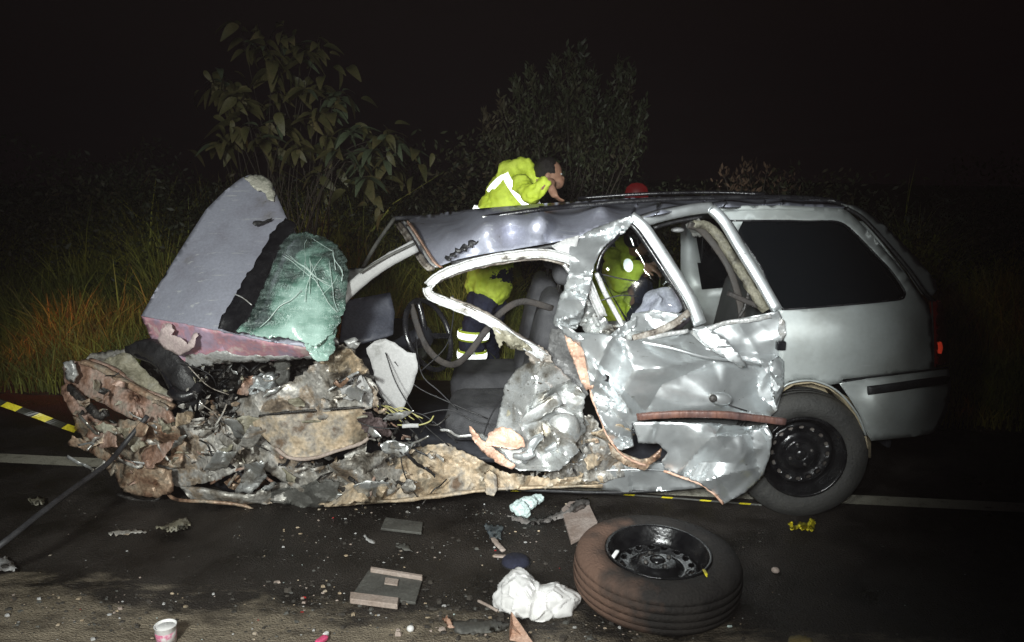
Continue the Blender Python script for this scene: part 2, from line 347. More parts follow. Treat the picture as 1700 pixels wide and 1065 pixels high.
def spline(pts, n=6):
    p = np.array(pts, float)
    if len(p) < 3: 
        t = np.linspace(0, 1, n + 1)[:, None]; return p[0] * (1 - t) + p[1] * t
    q = np.concatenate([[2 * p[0] - p[1]], p, [2 * p[-1] - p[-2]]]); out = []
    for i in range(1, len(q) - 2):
        for j in range(n):
            t = j / n; a, b, c_, d = q[i - 1], q[i], q[i + 1], q[i + 2]
            out.append(.5 * ((2 * b) + (-a + c_) * t + (2 * a - 5 * b + 4 * c_ - d) * t * t + (-a + 3 * b - 3 * c_ + d) * t ** 3))
    out.append(p[-1]); return np.array(out)
def sweepW(pts, w, t=None, sides=10, prof=None, n=6, ref=(0, 1, 0), dent=0, seed=0, smoothpath=True, taper=None):
    """pts world; w half width across, t half thickness"""
    t = w if t is None else t
    q = spline(pts, n) if smoothpath else np.array(pts, float)
    m = len(q); T = np.gradient(q, axis=0); T /= np.linalg.norm(T, axis=1)[:, None] + 1e-9
    ref = np.array(ref, float)
    if prof is None:
        a = np.arange(sides) / sides * 2 * np.pi; prof = np.stack([np.cos(a), np.sin(a)], 1)
        if abs(t - w) > 1e-6: prof = np.sign(prof) * np.abs(prof) ** .6
    prof = np.asarray(prof, float); s = len(prof); rng = np.random.default_rng(seed)
    V = []
    for i in range(m):
        S = np.cross(T[i], ref); S /= np.linalg.norm(S) + 1e-9; Nn = np.cross(S, T[i])
        k = 1.0 if taper is None else np.interp(i / (m - 1), np.linspace(0, 1, len(taper)), taper)
        u = prof.copy()
        if dent: u = u * (1 + dent * rng.normal(size=(s, 1)))
        V.append(q[i] + (u[:, :1] * w * k) * S + (u[:, 1:] * t * k) * Nn + (dent * w * rng.normal(size=3) * .3 if dent else 0))
    V = np.concatenate(V); Fc = []
    for i in range(m - 1):
        for j in range(s):
            Fc.append([i * s + j, i * s + (j + 1) % s, (i + 1) * s + (j + 1) % s, (i + 1) * s + j])
    Fc.append(list(range(s))[::-1]); Fc.append([(m - 1) * s + j for j in range(s)])
    return V, Fc
channel = [(-1, -.2), (-1, -1), (-.7, -1), (-.55, -.1), (-.15, .1), (0, -.6), (.15, .1), (.55, -.1), (.7, -1), (1, -1), (1, -.2), (.6, .8), (-.6, .8)]
def pp(pts, D=0.0): return [P(p[0], p[1], p[2] if len(p) > 2 else D) for p in pts]
def bar(name, pts, w, mat, parent, t=None, D=0.0, **k):
    """w, t in photo px at the flank (full width)"""
    V, Fc = sweepW(pp(pts, D), w / 720, None if t is None else t / 720, **k)
    return mk(name, V, Fc, mat, parent)
def lathe(prof, origin, axis, seg=48, a0=0, a1=2 * math.pi):
    axis = Vector(axis).normalized(); up = Vector((0, 0, 1)) if abs(axis.z) < .9 else Vector((0, 1, 0))
    U = np.array(axis.cross(up).normalized()); W = np.cross(np.array(axis), U); A = np.array(axis); o = np.array(origin)
    V = []; Fc = []; k = len(prof)
    for i in range(seg):
        th = a0 + (a1 - a0) * i / seg
        for r, h in prof: V.append(o + A * h + (U * math.cos(th) + W * math.sin(th)) * r)
    for i in range(seg):
        for j in range(k - 1):
            a, b = i * k + j, i * k + j + 1; c_, d = ((i + 1) % seg) * k + j + 1, ((i + 1) % seg) * k + j
            Fc.append([a, b, c_, d])
    return np.array(V), Fc
def rbox(c, size, r=.02, n=5, rot=(0, 0, 0), warp=0, seed=0):
    from mathutils import Euler
    R = np.array(Euler(rot).to_matrix()); h = np.array(size) / 2; r = min(r, h.min() * .99); V = []; Fc = []; idx = {}
    def vid(q):
        k = tuple(np.round(q, 6))
        if k not in idx:
            s = np.array(q); p = s * h; inner = np.clip(p, -(h - r), h - r); d = p - inner; L = np.linalg.norm(d)
            if L > 1e-9: p = inner + d / L * r
            idx[k] = len(V); V.append(p)
        return idx[k]
    g = np.linspace(-1, 1, n + 1); g = np.sign(g) * np.abs(g) ** .45
    for ax in range(3):
        for sgn in (-1, 1):
            for i in range(n):
                for j in range(n):
                    q = []
                    for (a, b) in ((i, j), (i + 1, j), (i + 1, j + 1), (i, j + 1)):
                        p = [0, 0, 0]; p[ax] = sgn; p[(ax + 1) % 3] = g[a]; p[(ax + 2) % 3] = g[b]; q.append(vid(p))
                    Fc.append(q if sgn > 0 else q[::-1])
    V = np.array(V)
    if warp:
        V = V + np.array([np.array(noise.noise_vector(Vector(v * 6 + seed * 3.1))) * warp for v in V])
    return V @ R.T + np.array(c), Fc
def blob(c, r, seg=14, rings=9, rot=(0, 0, 0), warp=0, seed=0, wf=8):
    from mathutils import Euler
    R = np.array(Euler(rot).to_matrix()); V = [(0, 0, 1)]; Fc = []
    for i in range(1, rings):
        ph = math.pi * i / rings
        for j in range(seg): th = 2 * math.pi * j / seg; V.append((math.sin(ph) * math.cos(th), math.sin(ph) * math.sin(th), math.cos(ph)))
    V.append((0, 0, -1)); V = np.array(V) * np.array(r)
    for j in range(seg): Fc.append([0, 1 + j, 1 + (j + 1) % seg])
    for i in range(rings - 2):
        for j in range(seg): a = 1 + i * seg; Fc.append([a + j, a + seg + j, a + seg + (j + 1) % seg, a + (j + 1) % seg])
    a = 1 + (rings - 2) * seg
    for j in range(seg): Fc.append([a + j, len(V) - 1, a + (j + 1) % seg])
    if warp: V = V + np.array([np.array(noise.noise_vector(Vector(v * wf + seed * 5.3))) * warp for v in V])
    return V @ R.T + np.array(c), Fc

# ------------------------------------------------------------------ the setting
def asphalt_mat():
    m = M('asphalt', [(.014,.012,.010), (.028,.023,.019), (.042,.034,.028)], 3, .50, 0, .8, 120, grain=.9, rvar=.28)
    t = m.node_tree; N = t.nodes; L = t.links; b = N['Principled BSDF']; ge = N.new('ShaderNodeNewGeometry')
    sx = N.new('ShaderNodeSeparateXYZ'); L.new(ge.outputs['Position'], sx.inputs[0])
    n = N.new('ShaderNodeTexNoise'); n.inputs['Scale'].default_value = 2.2; n.inputs['Detail'].default_value = 9; n.inputs['Roughness'].default_value = .7
    mp = N.new('ShaderNodeMapping'); mp.inputs['Scale'].default_value = (1, 2.2, 1); mp.inputs['Rotation'].default_value = (0, 0, -.13)
    L.new(ge.outputs['Position'], mp.inputs[0]); L.new(mp.outputs[0], n.inputs['Vector'])
    # dusty shoulder in the near foreground: y + 0.3*noise below ~2.8
    ax = N.new('ShaderNodeMath'); ax.operation = 'MULTIPLY_ADD'; ax.inputs[1].default_value = .14; L.new(sx.outputs[0], ax.inputs[0]); L.new(sx.outputs[1], ax.inputs[2])
    a = N.new('ShaderNodeMath'); a.operation = 'MULTIPLY_ADD'; a.inputs[1].default_value = 1.1; L.new(n.outputs['Fac'], a.inputs[0]); L.new(ax.outputs[0], a.inputs[2])
    r = N.new('ShaderNodeMapRange'); r.inputs[1].default_value = 3.20; r.inputs[2].default_value = 3.02; r.inputs[3].default_value = 0; r.inputs[4].default_value = .9
    L.new(a.outputs[0], r.inputs[0])
    n2 = N.new('ShaderNodeTexNoise'); n2.inputs['Scale'].default_value = 5; n2.inputs['Roughness'].default_value = .75; n2.inputs['Detail'].default_value = 8; L.new(mp.outputs[0], n2.inputs['Vector'])
    r2 = N.new('ShaderNodeValToRGB'); e = r2.color_ramp.elements; e[0].position = .30; e[0].color = (.05,.04,.03,1); e[1].position = .72; e[1].color = (.46,.39,.29,1)
    L.new(n2.outputs['Fac'], r2.inputs[0])
    mx = N.new('ShaderNodeMixRGB'); old = b.inputs['Base Color'].links[0].from_socket
    L.new(r.outputs[0], mx.inputs[0]); L.new(old, mx.inputs[1]); L.new(r2.outputs[0], mx.inputs[2]); L.new(mx.outputs[0], b.inputs['Base Color'])
    return m
asph = asphalt_mat()
road = mk('road', [(-60, -20, 0), (60, -20, 0), (60, 5.6 - 4, 0), (-60, 5.6 + 4.0, 0)], [[0, 1, 2, 3]], asph, origin=(0, 0, 0), smooth=False); tag(road, kind='structure')
road.data.clear_geometry(); 
def edgeY(x): return 5.15 - 0.131 * x
xs = np.linspace(-60, 60, 61)
V = []; Fc = []
for i, x in enumerate(xs):
    for y in (-30, 0, 2, 4, edgeY(x) if abs(x) < 12 else 5.0): V.append((x, y, 0))
for i in range(len(xs) - 1):
    for j in range(4): Fc.append([i * 5 + j, (i + 1) * 5 + j, (i + 1) * 5 + j + 1, i * 5 + j + 1])
me = road.data; me.from_pydata(V, [], Fc); me.update()
earth = M('verge_earth', [(.03,.02,.012), (.07,.05,.03)], 3, .95, 0, .6, 30)
rngv = np.random.default_rng(5)
V = []; Fc = []; nx, ny = 120, 30
for i in range(nx + 1):
    x = -60 + i
    ey = edgeY(x) if abs(x) < 12 else 5.0
    for j in range(ny + 1):
        s = (j / ny) ** 2.2 * 240; y = ey - .02 + s
        z = -.03 + .14 * min(s, .2) / .2 * .3 + max(0, min(s, 6)) * .055 + (.06 * noise.noise(Vector((x * .6, y * .6, 0))) if s > .3 else 0)
        V.append((x, y, z))
for i in range(nx):
    for j in range(ny): a = i * (ny + 1) + j; Fc.append([a, a + ny + 1, a + ny + 2, a + 1])
verge = mk('verge_ground', V, Fc, earth, origin=(0, 0, 0)); tag(verge, kind='structure')
# edge line
linem = M('worn_road_paint', [(.10,.09,.07), (.38,.36,.29), (.46,.44,.36)], 14, .7, 0, .4, 120, lo=.3, hi=.5, grain=.5)
la, lb = G(-300, 753.5 - 14.6), G(-300, 768 - 14.6); ra, rb = G(2000, 850.5), G(2000, 866)
V = []; Fc = []; n = 40
for i in range(n + 1):
    t = i / n
    for a, b in ((la, ra), (lb, rb)): p = a * (1 - t) + b * t; V.append((p[0], p[1], .004))
for i in range(n): Fc.append([2 * i, 2 * i + 1, 2 * i + 3, 2 * i + 2])
ln = mk('edge_line', V, Fc, linem, smooth=False); tag(ln, kind='structure')

# grass on the verge
def grass():
    rng = np.random.default_rng(11); n = 100000
    x = rng.uniform(-6.5, 6.5, n); s = rng.beta(1.1, 2.2, n) * 6.0; y = edgeY(x) + .02 + s
    clump = np.array([noise.noise(Vector((a * 1.3, b * 1.3, 2))) for a, b in zip(x, y)])
    z = s * .055
    hgt = (.13 + .16 * np.clip(s, 0, 4) ** .8 + .22 * clump * np.clip(s, .3, 2)) * rng.uniform(.55, 1.35, n)
    hgt *= np.where(x < -.8, 1.15, .75) * (1 + .5 * np.clip(clump, 0, 1)) * np.where(rng.random(n) > .985, 1.6, 1); hgt = np.clip(hgt, .06, 1.7)
    lean = rng.normal(0, .36, n) * hgt; lean2 = rng.normal(-.08, .3, n) * hgt; an = rng.uniform(0, math.pi, n)
    wd = rng.uniform(.0025, .0065, n) * (.7 + hgt)
    cx, sx_ = np.cos(an) * wd, np.sin(an) * wd
    lv = [(0, 1), (.4, .85), (.75, .5), (1.0, 0.06)]
    V = np.zeros((n, 8, 3))
    for k, (h, ww) in enumerate(lv):
        bx = x + lean * h ** 2.2; by = y + lean2 * h ** 2.2; bz = z + hgt * (h - .18 * h ** 3 * np.abs(lean) / hgt)
        V[:, 2 * k] = np.stack([bx - cx * ww, by - sx_ * ww, bz], 1); V[:, 2 * k + 1] = np.stack([bx + cx * ww, by + sx_ * ww, bz], 1)
    V = V.reshape(-1, 3); base = np.arange(n)[:, None] * 8
    q = np.concatenate([base + np.array([0, 1, 3, 2]), base + np.array([2, 3, 5, 4]), base + np.array([4, 5, 7, 6])])
    me = bpy.data.meshes.new('grass'); me.vertices.add(len(V)); me.vertices.foreach_set('co', V.ravel())
    me.loops.add(q.size); me.loops.foreach_set('vertex_index', q.ravel().astype(np.int32))
    me.polygons.add(len(q)); me.polygons.foreach_set('loop_start', np.arange(len(q), dtype=np.int32) * 4)
    me.update(calc_edges=True)
    m = M('verge_grass', [(.24,.14,.06), (.31,.30,.05), (.14,.17,.035), (.27,.26,.05)], 1.1, .6, 0, 0, 30, lo=.3, hi=.7)
    t = m.node_tree; N = t.nodes; L = t.links; b = N['Principled BSDF']; ge = N.new('ShaderNodeNewGeometry')
    rp = N.new('ShaderNodeMapRange'); rp.inputs[3].default_value = .5; rp.inputs[4].default_value = 1.5; L.new(ge.outputs['Random Per Island'], rp.inputs[0])
    mx = N.new('ShaderNodeMixRGB'); mx.blend_type = 'MULTIPLY'; mx.inputs[0].default_value = 1
    old = b.inputs['Base Color'].links[0].from_socket; L.new(old, mx.inputs[1]); L.new(rp.outputs[0], mx.inputs[2]); L.new(mx.outputs[0], b.inputs['Base Color'])
    me.materials.append(m); o = bpy.data.objects.new('verge_grass', me); C.objects.link(o)
    tag(o, 'tall unmown grass growing on the verge behind the wrecked car', 'grass', kind='stuff')
grass()

# ------------------------------------------------------------------ shrubs
def leafmesh(name, L, W, mat, droop=.5, fold=.25):
    V = []; Fc = []; n = 6
    for i in range(n + 1):
        t = i / n; ww = W * math.sin(math.pi * min(1, t * .94 + .03)) ** .8 * (1 - .35 * t); z = -droop * L * t * t; xx = L * (t - .15 * droop * t * t)
        V += [(xx, -ww, z + fold * ww), (xx, 0, z), (xx, ww, z + fold * ww)]
    for i in range(n):
        for j in (0, 1): Fc.append([i * 3 + j, (i + 1) * 3 + j, (i + 1) * 3 + j + 1, i * 3 + j + 1])
    me = bpy.data.meshes.new(name); me.from_pydata(V, [], Fc); me.materials.append(mat)
    me.polygons.foreach_set('use_smooth', [True] * len(Fc)); me.update(); return me
def broadbush():
    rng = np.random.default_rng(21); D0 = 3.3
    base = P(480, 330, D0); base[2] = .18
    root = thing('leafy_shrub', 'tall leafy shrub with broad drooping leaves behind the raised bonnet', 'shrub', base)
    fn = [leafmesh('leaf', .20, .058, leafdark, .8), leafmesh('leaf', .17, .062, leafdark, 1.2), leafmesh('leaf', .20, .040, leafpale, .8), leafmesh('leaf', .17, .050, leafyellow, 1.0)]
    tips = [(430,40,3.2),(455,90,3.1),(395,30,3.3),(500,60,3.3),(530,50,3.4),(470,30,3.4),(360,105,3.1),(385,125,3.2),(350,130,3.3),(410,150,3.0),(450,130,3.2),(500,120,3.2),(540,110,3.4),(520,170,3.1),
            (470,180,3.0),(430,200,3.1),(385,190,3.2),(560,170,3.2),(565,140,3.3),(495,215,3.1),(540,220,3.2),(590,205,3.1),(570,240,3.0),(610,200,3.2),(640,215,3.1),(670,225,3.1),(690,240,3.2),(620,240,3.0),(650,255,3.1),(365,225,3.3),(600,262,3.2),(450,235,3.3),(530,265,3.2),(610,290,3.0)]
    stems = Acc(); lf = 0; ex = Acc()
    from mathutils import Matrix, Euler
    for k, (x, y, D) in enumerate(tips):
        tip = P(x + rng.normal() * 4, y + 8, D); b = base + np.array((rng.normal() * .18, rng.normal() * .1, 0))
        if x > 560: mid = P(545 + rng.normal() * 10, 285, D)
        else: mid = (b * .5 + tip * .5) + np.array((rng.normal() * .08, rng.normal() * .08, 0.05))
        V, Fc = sweepW([b, mid, tip], .011, sides=5, n=5, taper=[.8, .45, .2]); stems.add(V, Fc)
        m = 8 if k % 3 else 9
        for j in range(m):
            if lf >= 290: break
            a = 2 * math.pi * j / m + rng.uniform(-.4, .4); up = rng.uniform(-.1, .65); s = rng.uniform(.65, 1.15)
            t = rng.uniform(0, .18); pos = tip * (1 - t) + mid * t
            fi = 2 if (x > 560 and rng.random() < .8) else int(rng.choice([0, 1, 2], p=[.5, .35, .15]))
            if (k == 16 and j < 3): fi = 3
            o = bpy.data.objects.new('leaf', fn[fi]); C.objects.link(o); o.parent = root
            o.location = tuple(pos - base); o.rotation_euler = Euler((rng.uniform(-.5, .5), -up, a)); o.scale = (s, s, s); lf += 1
    # thinner foliage between the shoots
    for q in range(110):
        k = rng.integers(len(tips)); x, y, D = tips[k]; pos = P(x + rng.normal() * 24, y + abs(rng.normal()) * 34, D + rng.normal() * .2)
        M3 = np.array(Euler((rng.uniform(-1, 1), rng.uniform(-.6, .9), rng.uniform(0, 6.3))).to_matrix())
        v = np.array([tuple(p.co) for p in fn[0].vertices]) * rng.uniform(.45, .95)
        ex.add(v @ M3.T + pos, [list(p.vertices) for p in fn[0].polygons])
    st = stems.mk('stem', barkm, root); tag(ex.mk('foliage', leafdark, root), kind='stuff')
    return root
broadbush()
def plumebush(name, label, plumes, D0, basepx, h_leaf, seed, mat=needlem, dens=1.0):
    rng = np.random.default_rng(seed); base = P(basepx[0], basepx[1], D0); base[2] = .2
    root = thing(name, label, 'shrub', base); st = Acc(); fo = Acc()
    for (x, y, yb) in plumes:
        D = D0 + rng.normal() * .25
        tip = P(x, y, D); low = P(x * .75 + basepx[0] * .25, yb, D); b = base + np.array((rng.normal() * .3, rng.normal() * .1, 0))
        V, Fc = sweepW([b, low, tip], .010, sides=4, n=6, taper=[1, .6, .2]); st.add(V, Fc)
        L = np.linalg.norm(tip - low); n = int(240 * L * dens)
        t = rng.random(n) ** .8; rad = (1 - t) * .20 + .03
        an = rng.uniform(0, 6.3, n); rr = rad * np.sqrt(rng.random(n))
        pos = low[None] * (1 - t[:, None]) + tip[None] * t[:, None] + np.stack([np.cos(an) * rr, np.sin(an) * rr, rng.normal(size=n) * .03], 1)
        for q in range(n):
            d = rng.normal(size=3); d[2] = abs(d[2]) + .6; d /= np.linalg.norm(d); sd = np.cross(d, rng.normal(size=3)); sd /= np.linalg.norm(sd); l = h_leaf * rng.uniform(.6, 1.4)
            fo.add([pos[q], pos[q] + d * l * .5 + sd * l * .16, pos[q] + d * l, pos[q] + d * l * .5 - sd * l * .16], [[0, 1, 2, 3]])
    st.mk('stem', barkm, root); tag(fo.mk('foliage', mat, root, smooth=False), kind='stuff')
plumebush('feathery_shrub', 'feathery shrub of upright plumes behind the person at the roof', [(855,130,260),(830,165,280),(805,190,290),(880,115,250),(905,140,260),(920,95,240),(945,85,230),(965,75,230),(985,120,250),(1030,105,240),(1048,112,250),(1070,175,270),(1010,160,260),(940,170,280),(1060,215,300),(820,220,300),(980,200,290),(870,190,300),(960,220,300),(1040,180,300),(900,230,305),(1000,250,305),(850,250,305)], 4.2, (940, 330), .062, 31, dens=1.5)
plumebush('dry_weed', 'low dry brown weeds behind the rear of the roof', [(1200,285,320),(1240,270,320),(1275,280,320),(1310,292,325),(1225,292,325)], 4.4, (1240, 335), .06, 35, mat=M('dry_weed_leaf', [(.10,.06,.035), (.16,.10,.06)], 4, .8), dens=.8)

def undergrowth():
    rng = np.random.default_rng(61); n = 46000
    x = rng.uniform(-7.5, 6.5, n); y = rng.uniform(7.4, 10.2, n)
    top = np.array([1.45 + .9 * noise.noise(Vector((a * .55, b * .4, 7))) + .5 * noise.noise(Vector((a * 1.7, b * 1.2, 3))) for a, b in zip(x, y)]); top = np.clip(top - np.where(x > 1.2, .15, 0), .35, 2.3)
    z = .2 + top * rng.random(n) ** .55; l = rng.uniform(.03, .085, n)
    d = rng.normal(size=(n, 3)); d[:, 2] = np.abs(d[:, 2]) * .8 + .2; d /= np.linalg.norm(d, axis=1)[:, None]; e = np.cross(d, rng.normal(size=(n, 3))); e /= np.linalg.norm(e, axis=1)[:, None]
    p = np.stack([x, y, z], 1); L = l[:, None]
    V = np.stack([p, p + d * L * .5 + e * L * .2, p + d * L, p + d * L * .5 - e * L * .2], 1).reshape(-1, 3); q = np.arange(n * 4).reshape(-1, 4)
    me = bpy.data.meshes.new('undergrowth'); me.vertices.add(len(V)); me.vertices.foreach_set('co', V.ravel()); me.loops.add(q.size); me.loops.foreach_set('vertex_index', q.ravel().astype(np.int32))
    me.polygons.add(len(q)); me.polygons.foreach_set('loop_start', np.arange(len(q), dtype=np.int32) * 4); me.update(calc_edges=True)
    me.materials.append(M('undergrowth_leaf', [(.018,.027,.011), (.036,.045,.018), (.06,.045,.02)], 1.5, .6, 0, 0, 60, grain=.3))
    o = bpy.data.objects.new('undergrowth', me); C.objects.link(o); tag(o, 'dim tangled undergrowth spreading behind the verge grass', 'undergrowth', kind='stuff')
undergrowth()

# ------------------------------------------------------------------ the wrecked car
car_loc = P(820, 840, .8); car_loc[2] = 0
car = thing('wrecked_car', 'silver station wagon with its front crushed and left side torn open', 'car', car_loc)

# rear body ------------------------------------------------
wc = (1334, 757)
arch = [(1296,668),(1300,648),(1322,638),(1348,636),(1378,645),(1405,663),(1426,690),(1438,722)]
qp = [(1183,344,.24),(1240,341,.24),(1310,341,.25),(1385,345,.26),(1405,349,.27),(1425,366,.26),(1455,400,.24),(1490,440,.21),(1520,478,.19),(1540,505,.18),(1547,530,.19),(1549,575,.20),(1551,612,.20),(1480,620,.06),(1400,629,.01),(1393,636,.01)]
qp += [(1378,638,0),(1345,628,0),(1310,632,0),(1294,648,0),(1292,600,0),(1294,560,.0),(1290,518,.035),(1260,470,.09),(1224,412,.16),(1190,362,.225)]
win = smoothpoly([(1212,366),(1300,366),(1385,367),(1404,374),(1440,408),(1478,448),(1500,480),(1502,490),(1492,497),(1400,506),(1303,513),(1296,508),(1262,440)], 1)
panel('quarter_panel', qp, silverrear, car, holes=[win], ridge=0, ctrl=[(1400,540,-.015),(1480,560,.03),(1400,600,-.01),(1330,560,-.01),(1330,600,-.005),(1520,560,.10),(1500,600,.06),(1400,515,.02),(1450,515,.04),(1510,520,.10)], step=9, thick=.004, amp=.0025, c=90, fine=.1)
qtps = np.array(qp + [(1400,540,-.015),(1480,560,.03),(1400,600,-.01),(1330,560,-.01),(1330,600,-.005),(1520,560,.10),(1500,600,.06),(1400,515,.02),(1450,515,.04),(1510,520,.10)], float)
onbody = lambda pts, off: [(p[0], p[1], float(z) + off) for p, z in zip(pts, tps(qtps, np.array([q[:2] for q in pts], float)))]
panel('side_window', onbody([(1196,354),(1250,359),(1300,360),(1345,361),(1387,361),(1410,368),(1428,385),(1447,404),(1466,425),(1485,444),(1508,482),(1509,493),(1496,503),(1450,507),(1400,512),(1350,516),(1303,519),(1288,514),(1268,470),(1250,436),(1228,398)], .014), tintglass, car, step=14, thick=.003)
wl = onbody([(1212,366),(1255,366),(1300,366),(1345,367),(1385,367),(1404,374),(1422,390),(1440,408),(1459,428),(1478,448),(1500,480),(1501,491),(1492,497),(1446,502),(1400,506),(1350,510),(1303,513),(1294,508),(1278,474),(1262,440),(1236,402),(1212,366)], -.001)
bar('window_seal', wl, 3.2, blackgloss, car, t=3, n=4)
# hatch flank, gap, spoiler
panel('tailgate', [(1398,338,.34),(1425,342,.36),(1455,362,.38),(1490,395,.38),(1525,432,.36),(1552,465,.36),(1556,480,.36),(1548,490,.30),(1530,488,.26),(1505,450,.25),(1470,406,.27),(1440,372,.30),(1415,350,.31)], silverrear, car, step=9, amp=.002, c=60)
bar('tailgate_gap_seal', [(1405,345,.285),(1432,362,.28),(1470,402,.255),(1508,447,.225),(1534,484,.20),(1550,500,.215)], 7, black, car, t=8)
xr = P(1556, 560, .34)[0]
V = []; Fc = []
for yy in (0, .3, .8, 1.2):
    for (dxx, zz) in ((-.02, .45), (0, .62), (-.01, .85), (-.03, .98), (-.17, 1.16), (-.36, 1.38)): V.append((xr + dxx - .03 - (.05 if yy == 1.2 else 0), YS + SL * xr + .38 + yy - (.02 if yy == 0 else 0), zz))
for i in range(3):
    for j in range(5): Fc.append([i * 6 + j, (i + 1) * 6 + j, (i + 1) * 6 + j + 1, i * 6 + j + 1])
mk('tailgate_skin', V, Fc, silverrear, car, solid=.01)
Vr, Fr = rbox((xr + .03, YS + SL * xr + .95, .52), (.12, 1.3, .26), .05, rot=(0, 0, -.07)); mk('rear_bumper_bar', Vr, Fr, silverrear, car)
panel('taillight', [(1547,500,.20),(1557,498,.27),(1566,520,.34),(1571,560,.38),(1572,604,.38),(1560,607,.27),(1549,608,.20),(1548,550,.195)], redplastic, car, step=7, thick=.02)
bar('taillight_glint', [(1559,568,.235),(1561,577,.235),(1559,586,.235)], 8, retrored, car, t=8)
bar('taillight_trim', [(1547,500,.192),(1549,550,.188),(1550,607,.188)], 2.5, black, car)
bp = [(1393,636,.0),(1440,628,.03),(1500,621,.06),(1550,615,.16),(1574,612,.30),(1578,640,.32),(1572,680,.31),(1560,708,.28),(1542,720,.20),(1500,726,.10),(1446,731,.04),(1438,718,.03),(1427,688,.02),(1410,660,.01)]
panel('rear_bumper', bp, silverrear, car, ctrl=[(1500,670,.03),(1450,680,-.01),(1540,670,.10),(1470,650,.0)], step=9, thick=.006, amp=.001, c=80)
bar('bumper_strip', [(1441,648,-.012),(1480,643,.0),(1520,637,.045),(1550,633,.12),(1572,630,.27)], 15, black, car, t=8)
bar('bumper_seam', [(1396,634,-.004),(1440,626,.02),(1500,618.5,.05),(1550,612.5,.155),(1573,609,.29)], 2, black, car, t=3)
# wheel arch lip and liner
bar('arch_lip', [(1292,650,-.004),(1310,636,-.006),(1345,631,-.006),(1378,641,-.006),(1402,660,-.004),(1424,689,.0),(1437,722,.015)], 3.2, silverrear, car, t=5)
A = Acc(); aw = [(1284,690),(1290,655),(1318,638),(1348,635),(1378,645),(1403,664),(1424,692),(1438,724),(1442,745)]
V = []; Fc = []
for (x, y) in aw:
    a = P(x, y, .01); V += [a, a + np.array((.0, .10, .0)), a + np.array((-.02, .30, .0))]
for i in range(len(aw) - 1):
    for j in range(2): Fc.append([3 * i + j, 3 * i + j + 1, 3 * i + j + 4, 3 * i + j + 3])
mk('arch_liner', V, Fc, liner, car, solid=.004)
panel('inner_wheel_well', [(1288,640),(1350,628),(1410,660),(1446,730),(1446,760),(1280,760)], liner, car, D=.22, step=30)

def wheel(root, ctr, axis, R=.305, wid=.185, dirtmat=None, nholes=16, dish=.045, seed=0, gd=.006, crown=.004):
    """axis points outwards"""
    h = wid / 2; Ri = R * .625
    prof = [(Ri - .012, h * .55), (Ri, h * .80), (Ri + .015, h * .98), (Ri + .045, h * 1.05), (Ri + .07, h * 1.03), (R - .030, h * .95), (R - .012, h * .84), (R - .004, h * .70)]
    for g in (.50, .17, -.17, -.50): prof += [(R + crown * (1 - g * g * 2.6), h * (g + .035)), (R - gd, h * (g + .02)), (R - gd, h * (g - .02)), (R + crown * (1 - g * g * 2.6), h * (g - .035))]
    prof += [(R - .004, -h * .70), (R - .012, -h * .84), (R - .030, -h * .95), (Ri + .045, -h * 1.05), (Ri, -h * .8), (Ri - .012, -h * .55), (Ri - .012, h * .55)]
    V, Fc = lathe(prof, ctr, axis, 72); ty = mk('tyre', V, Fc, dirtmat or rubber, root)
    prof = [(Ri + .006, h * .93), (Ri + .001, h * .98), (Ri - .006, h * .92), (Ri - .012, h * .6), (Ri - .028, h * .5), (Ri - .034, h * .0), (Ri - .034, -h * .9), (Ri + .002, -h * .95)]
    V, Fc = lathe(prof, ctr, axis, 64); rim = mk('rim', V, Fc, rimblack, root, solid=.004)
    # pressed steel disc with real ventilation holes
    rng = np.random.default_rng(seed + 3); Ro = Ri - .030
    circ = lambda r, n: [(r * math.cos(a), r * math.sin(a)) for a in np.linspace(0, 2 * math.pi, n, endpoint=False)]
    holes = []
    for k in range(nholes):
        a = 2 * math.pi * k / nholes; rc = Ro * .80; hh = []
        for q in range(10):
            b = 2 * math.pi * q / 10; rr = rc + .0095 * math.cos(b); aa = a + .0125 * math.sin(b) / rc; hh.append((rr * math.cos(aa), rr * math.sin(aa)))
        holes.append(hh)
    holes.append(circ(.028, 16))
    for k in range(4):
        a = 2 * math.pi * k / 4 + .4; holes.append([(.052 * math.cos(a) + .007 * math.cos(b), .052 * math.sin(a) + .007 * math.sin(b)) for b in np.linspace(0, 6.28, 7)[:-1]])
    xy, f = mesh2d(circ(Ro, 60), holes, .0085, rng)
    r = np.hypot(xy[:, 0], xy[:, 1]); hz = np.interp(r / Ro, [0, .2, .42, .5, .62, .75, .86, .93, 1], [.030, .030, .026, .010, .000, .008, .014, .004, -.012])
    A_ = Vector(axis).normalized(); up = Vector((0, 0, 1)) if abs(A_.z) < .9 else Vector((0, 1, 0)); U = np.array(A_.cross(up).normalized()); W = np.cross(np.array(A_), U)
    V = np.array(ctr) + U * xy[:, :1] + W * xy[:, 1:] + np.array(A_) * (hz + h * .30 - dish * .3)[:, None]
    dsk = mk('wheel_disc', V, f, rimblack, rim, solid=.004)
    V, Fc = lathe([(0, h * .30 - .045), (Ro * .95, h * .30 - .045), (Ro * .95, h * .30 - .09), (0, h * .30 - .10)], ctr, axis, 32); mk('brake_drum', V, Fc, drum, rim)
    V, Fc = lathe([(0, .040), (.020, .040), (.027, .032), (.027, .0)], np.array(ctr) + np.array(A_) * (h * .30 - dish * .3), axis, 20); mk('hub_cap', V, Fc, rimblack, rim)
    for k in range(4):
        a = 2 * math.pi * k / 4 + .4; c_ = np.array(ctr) + U * .052 * math.cos(a) + W * .052 * math.sin(a) + np.array(A_) * (h * .30 - dish * .3 + .01)
        V, Fc = lathe([(0, .028), (.008, .028), (.009, .0)], c_, axis, 6); mk('wheel_bolt', V, Fc, darkmetal, rim)
    return rim
rw = P(wc[0], wc[1], .03); 
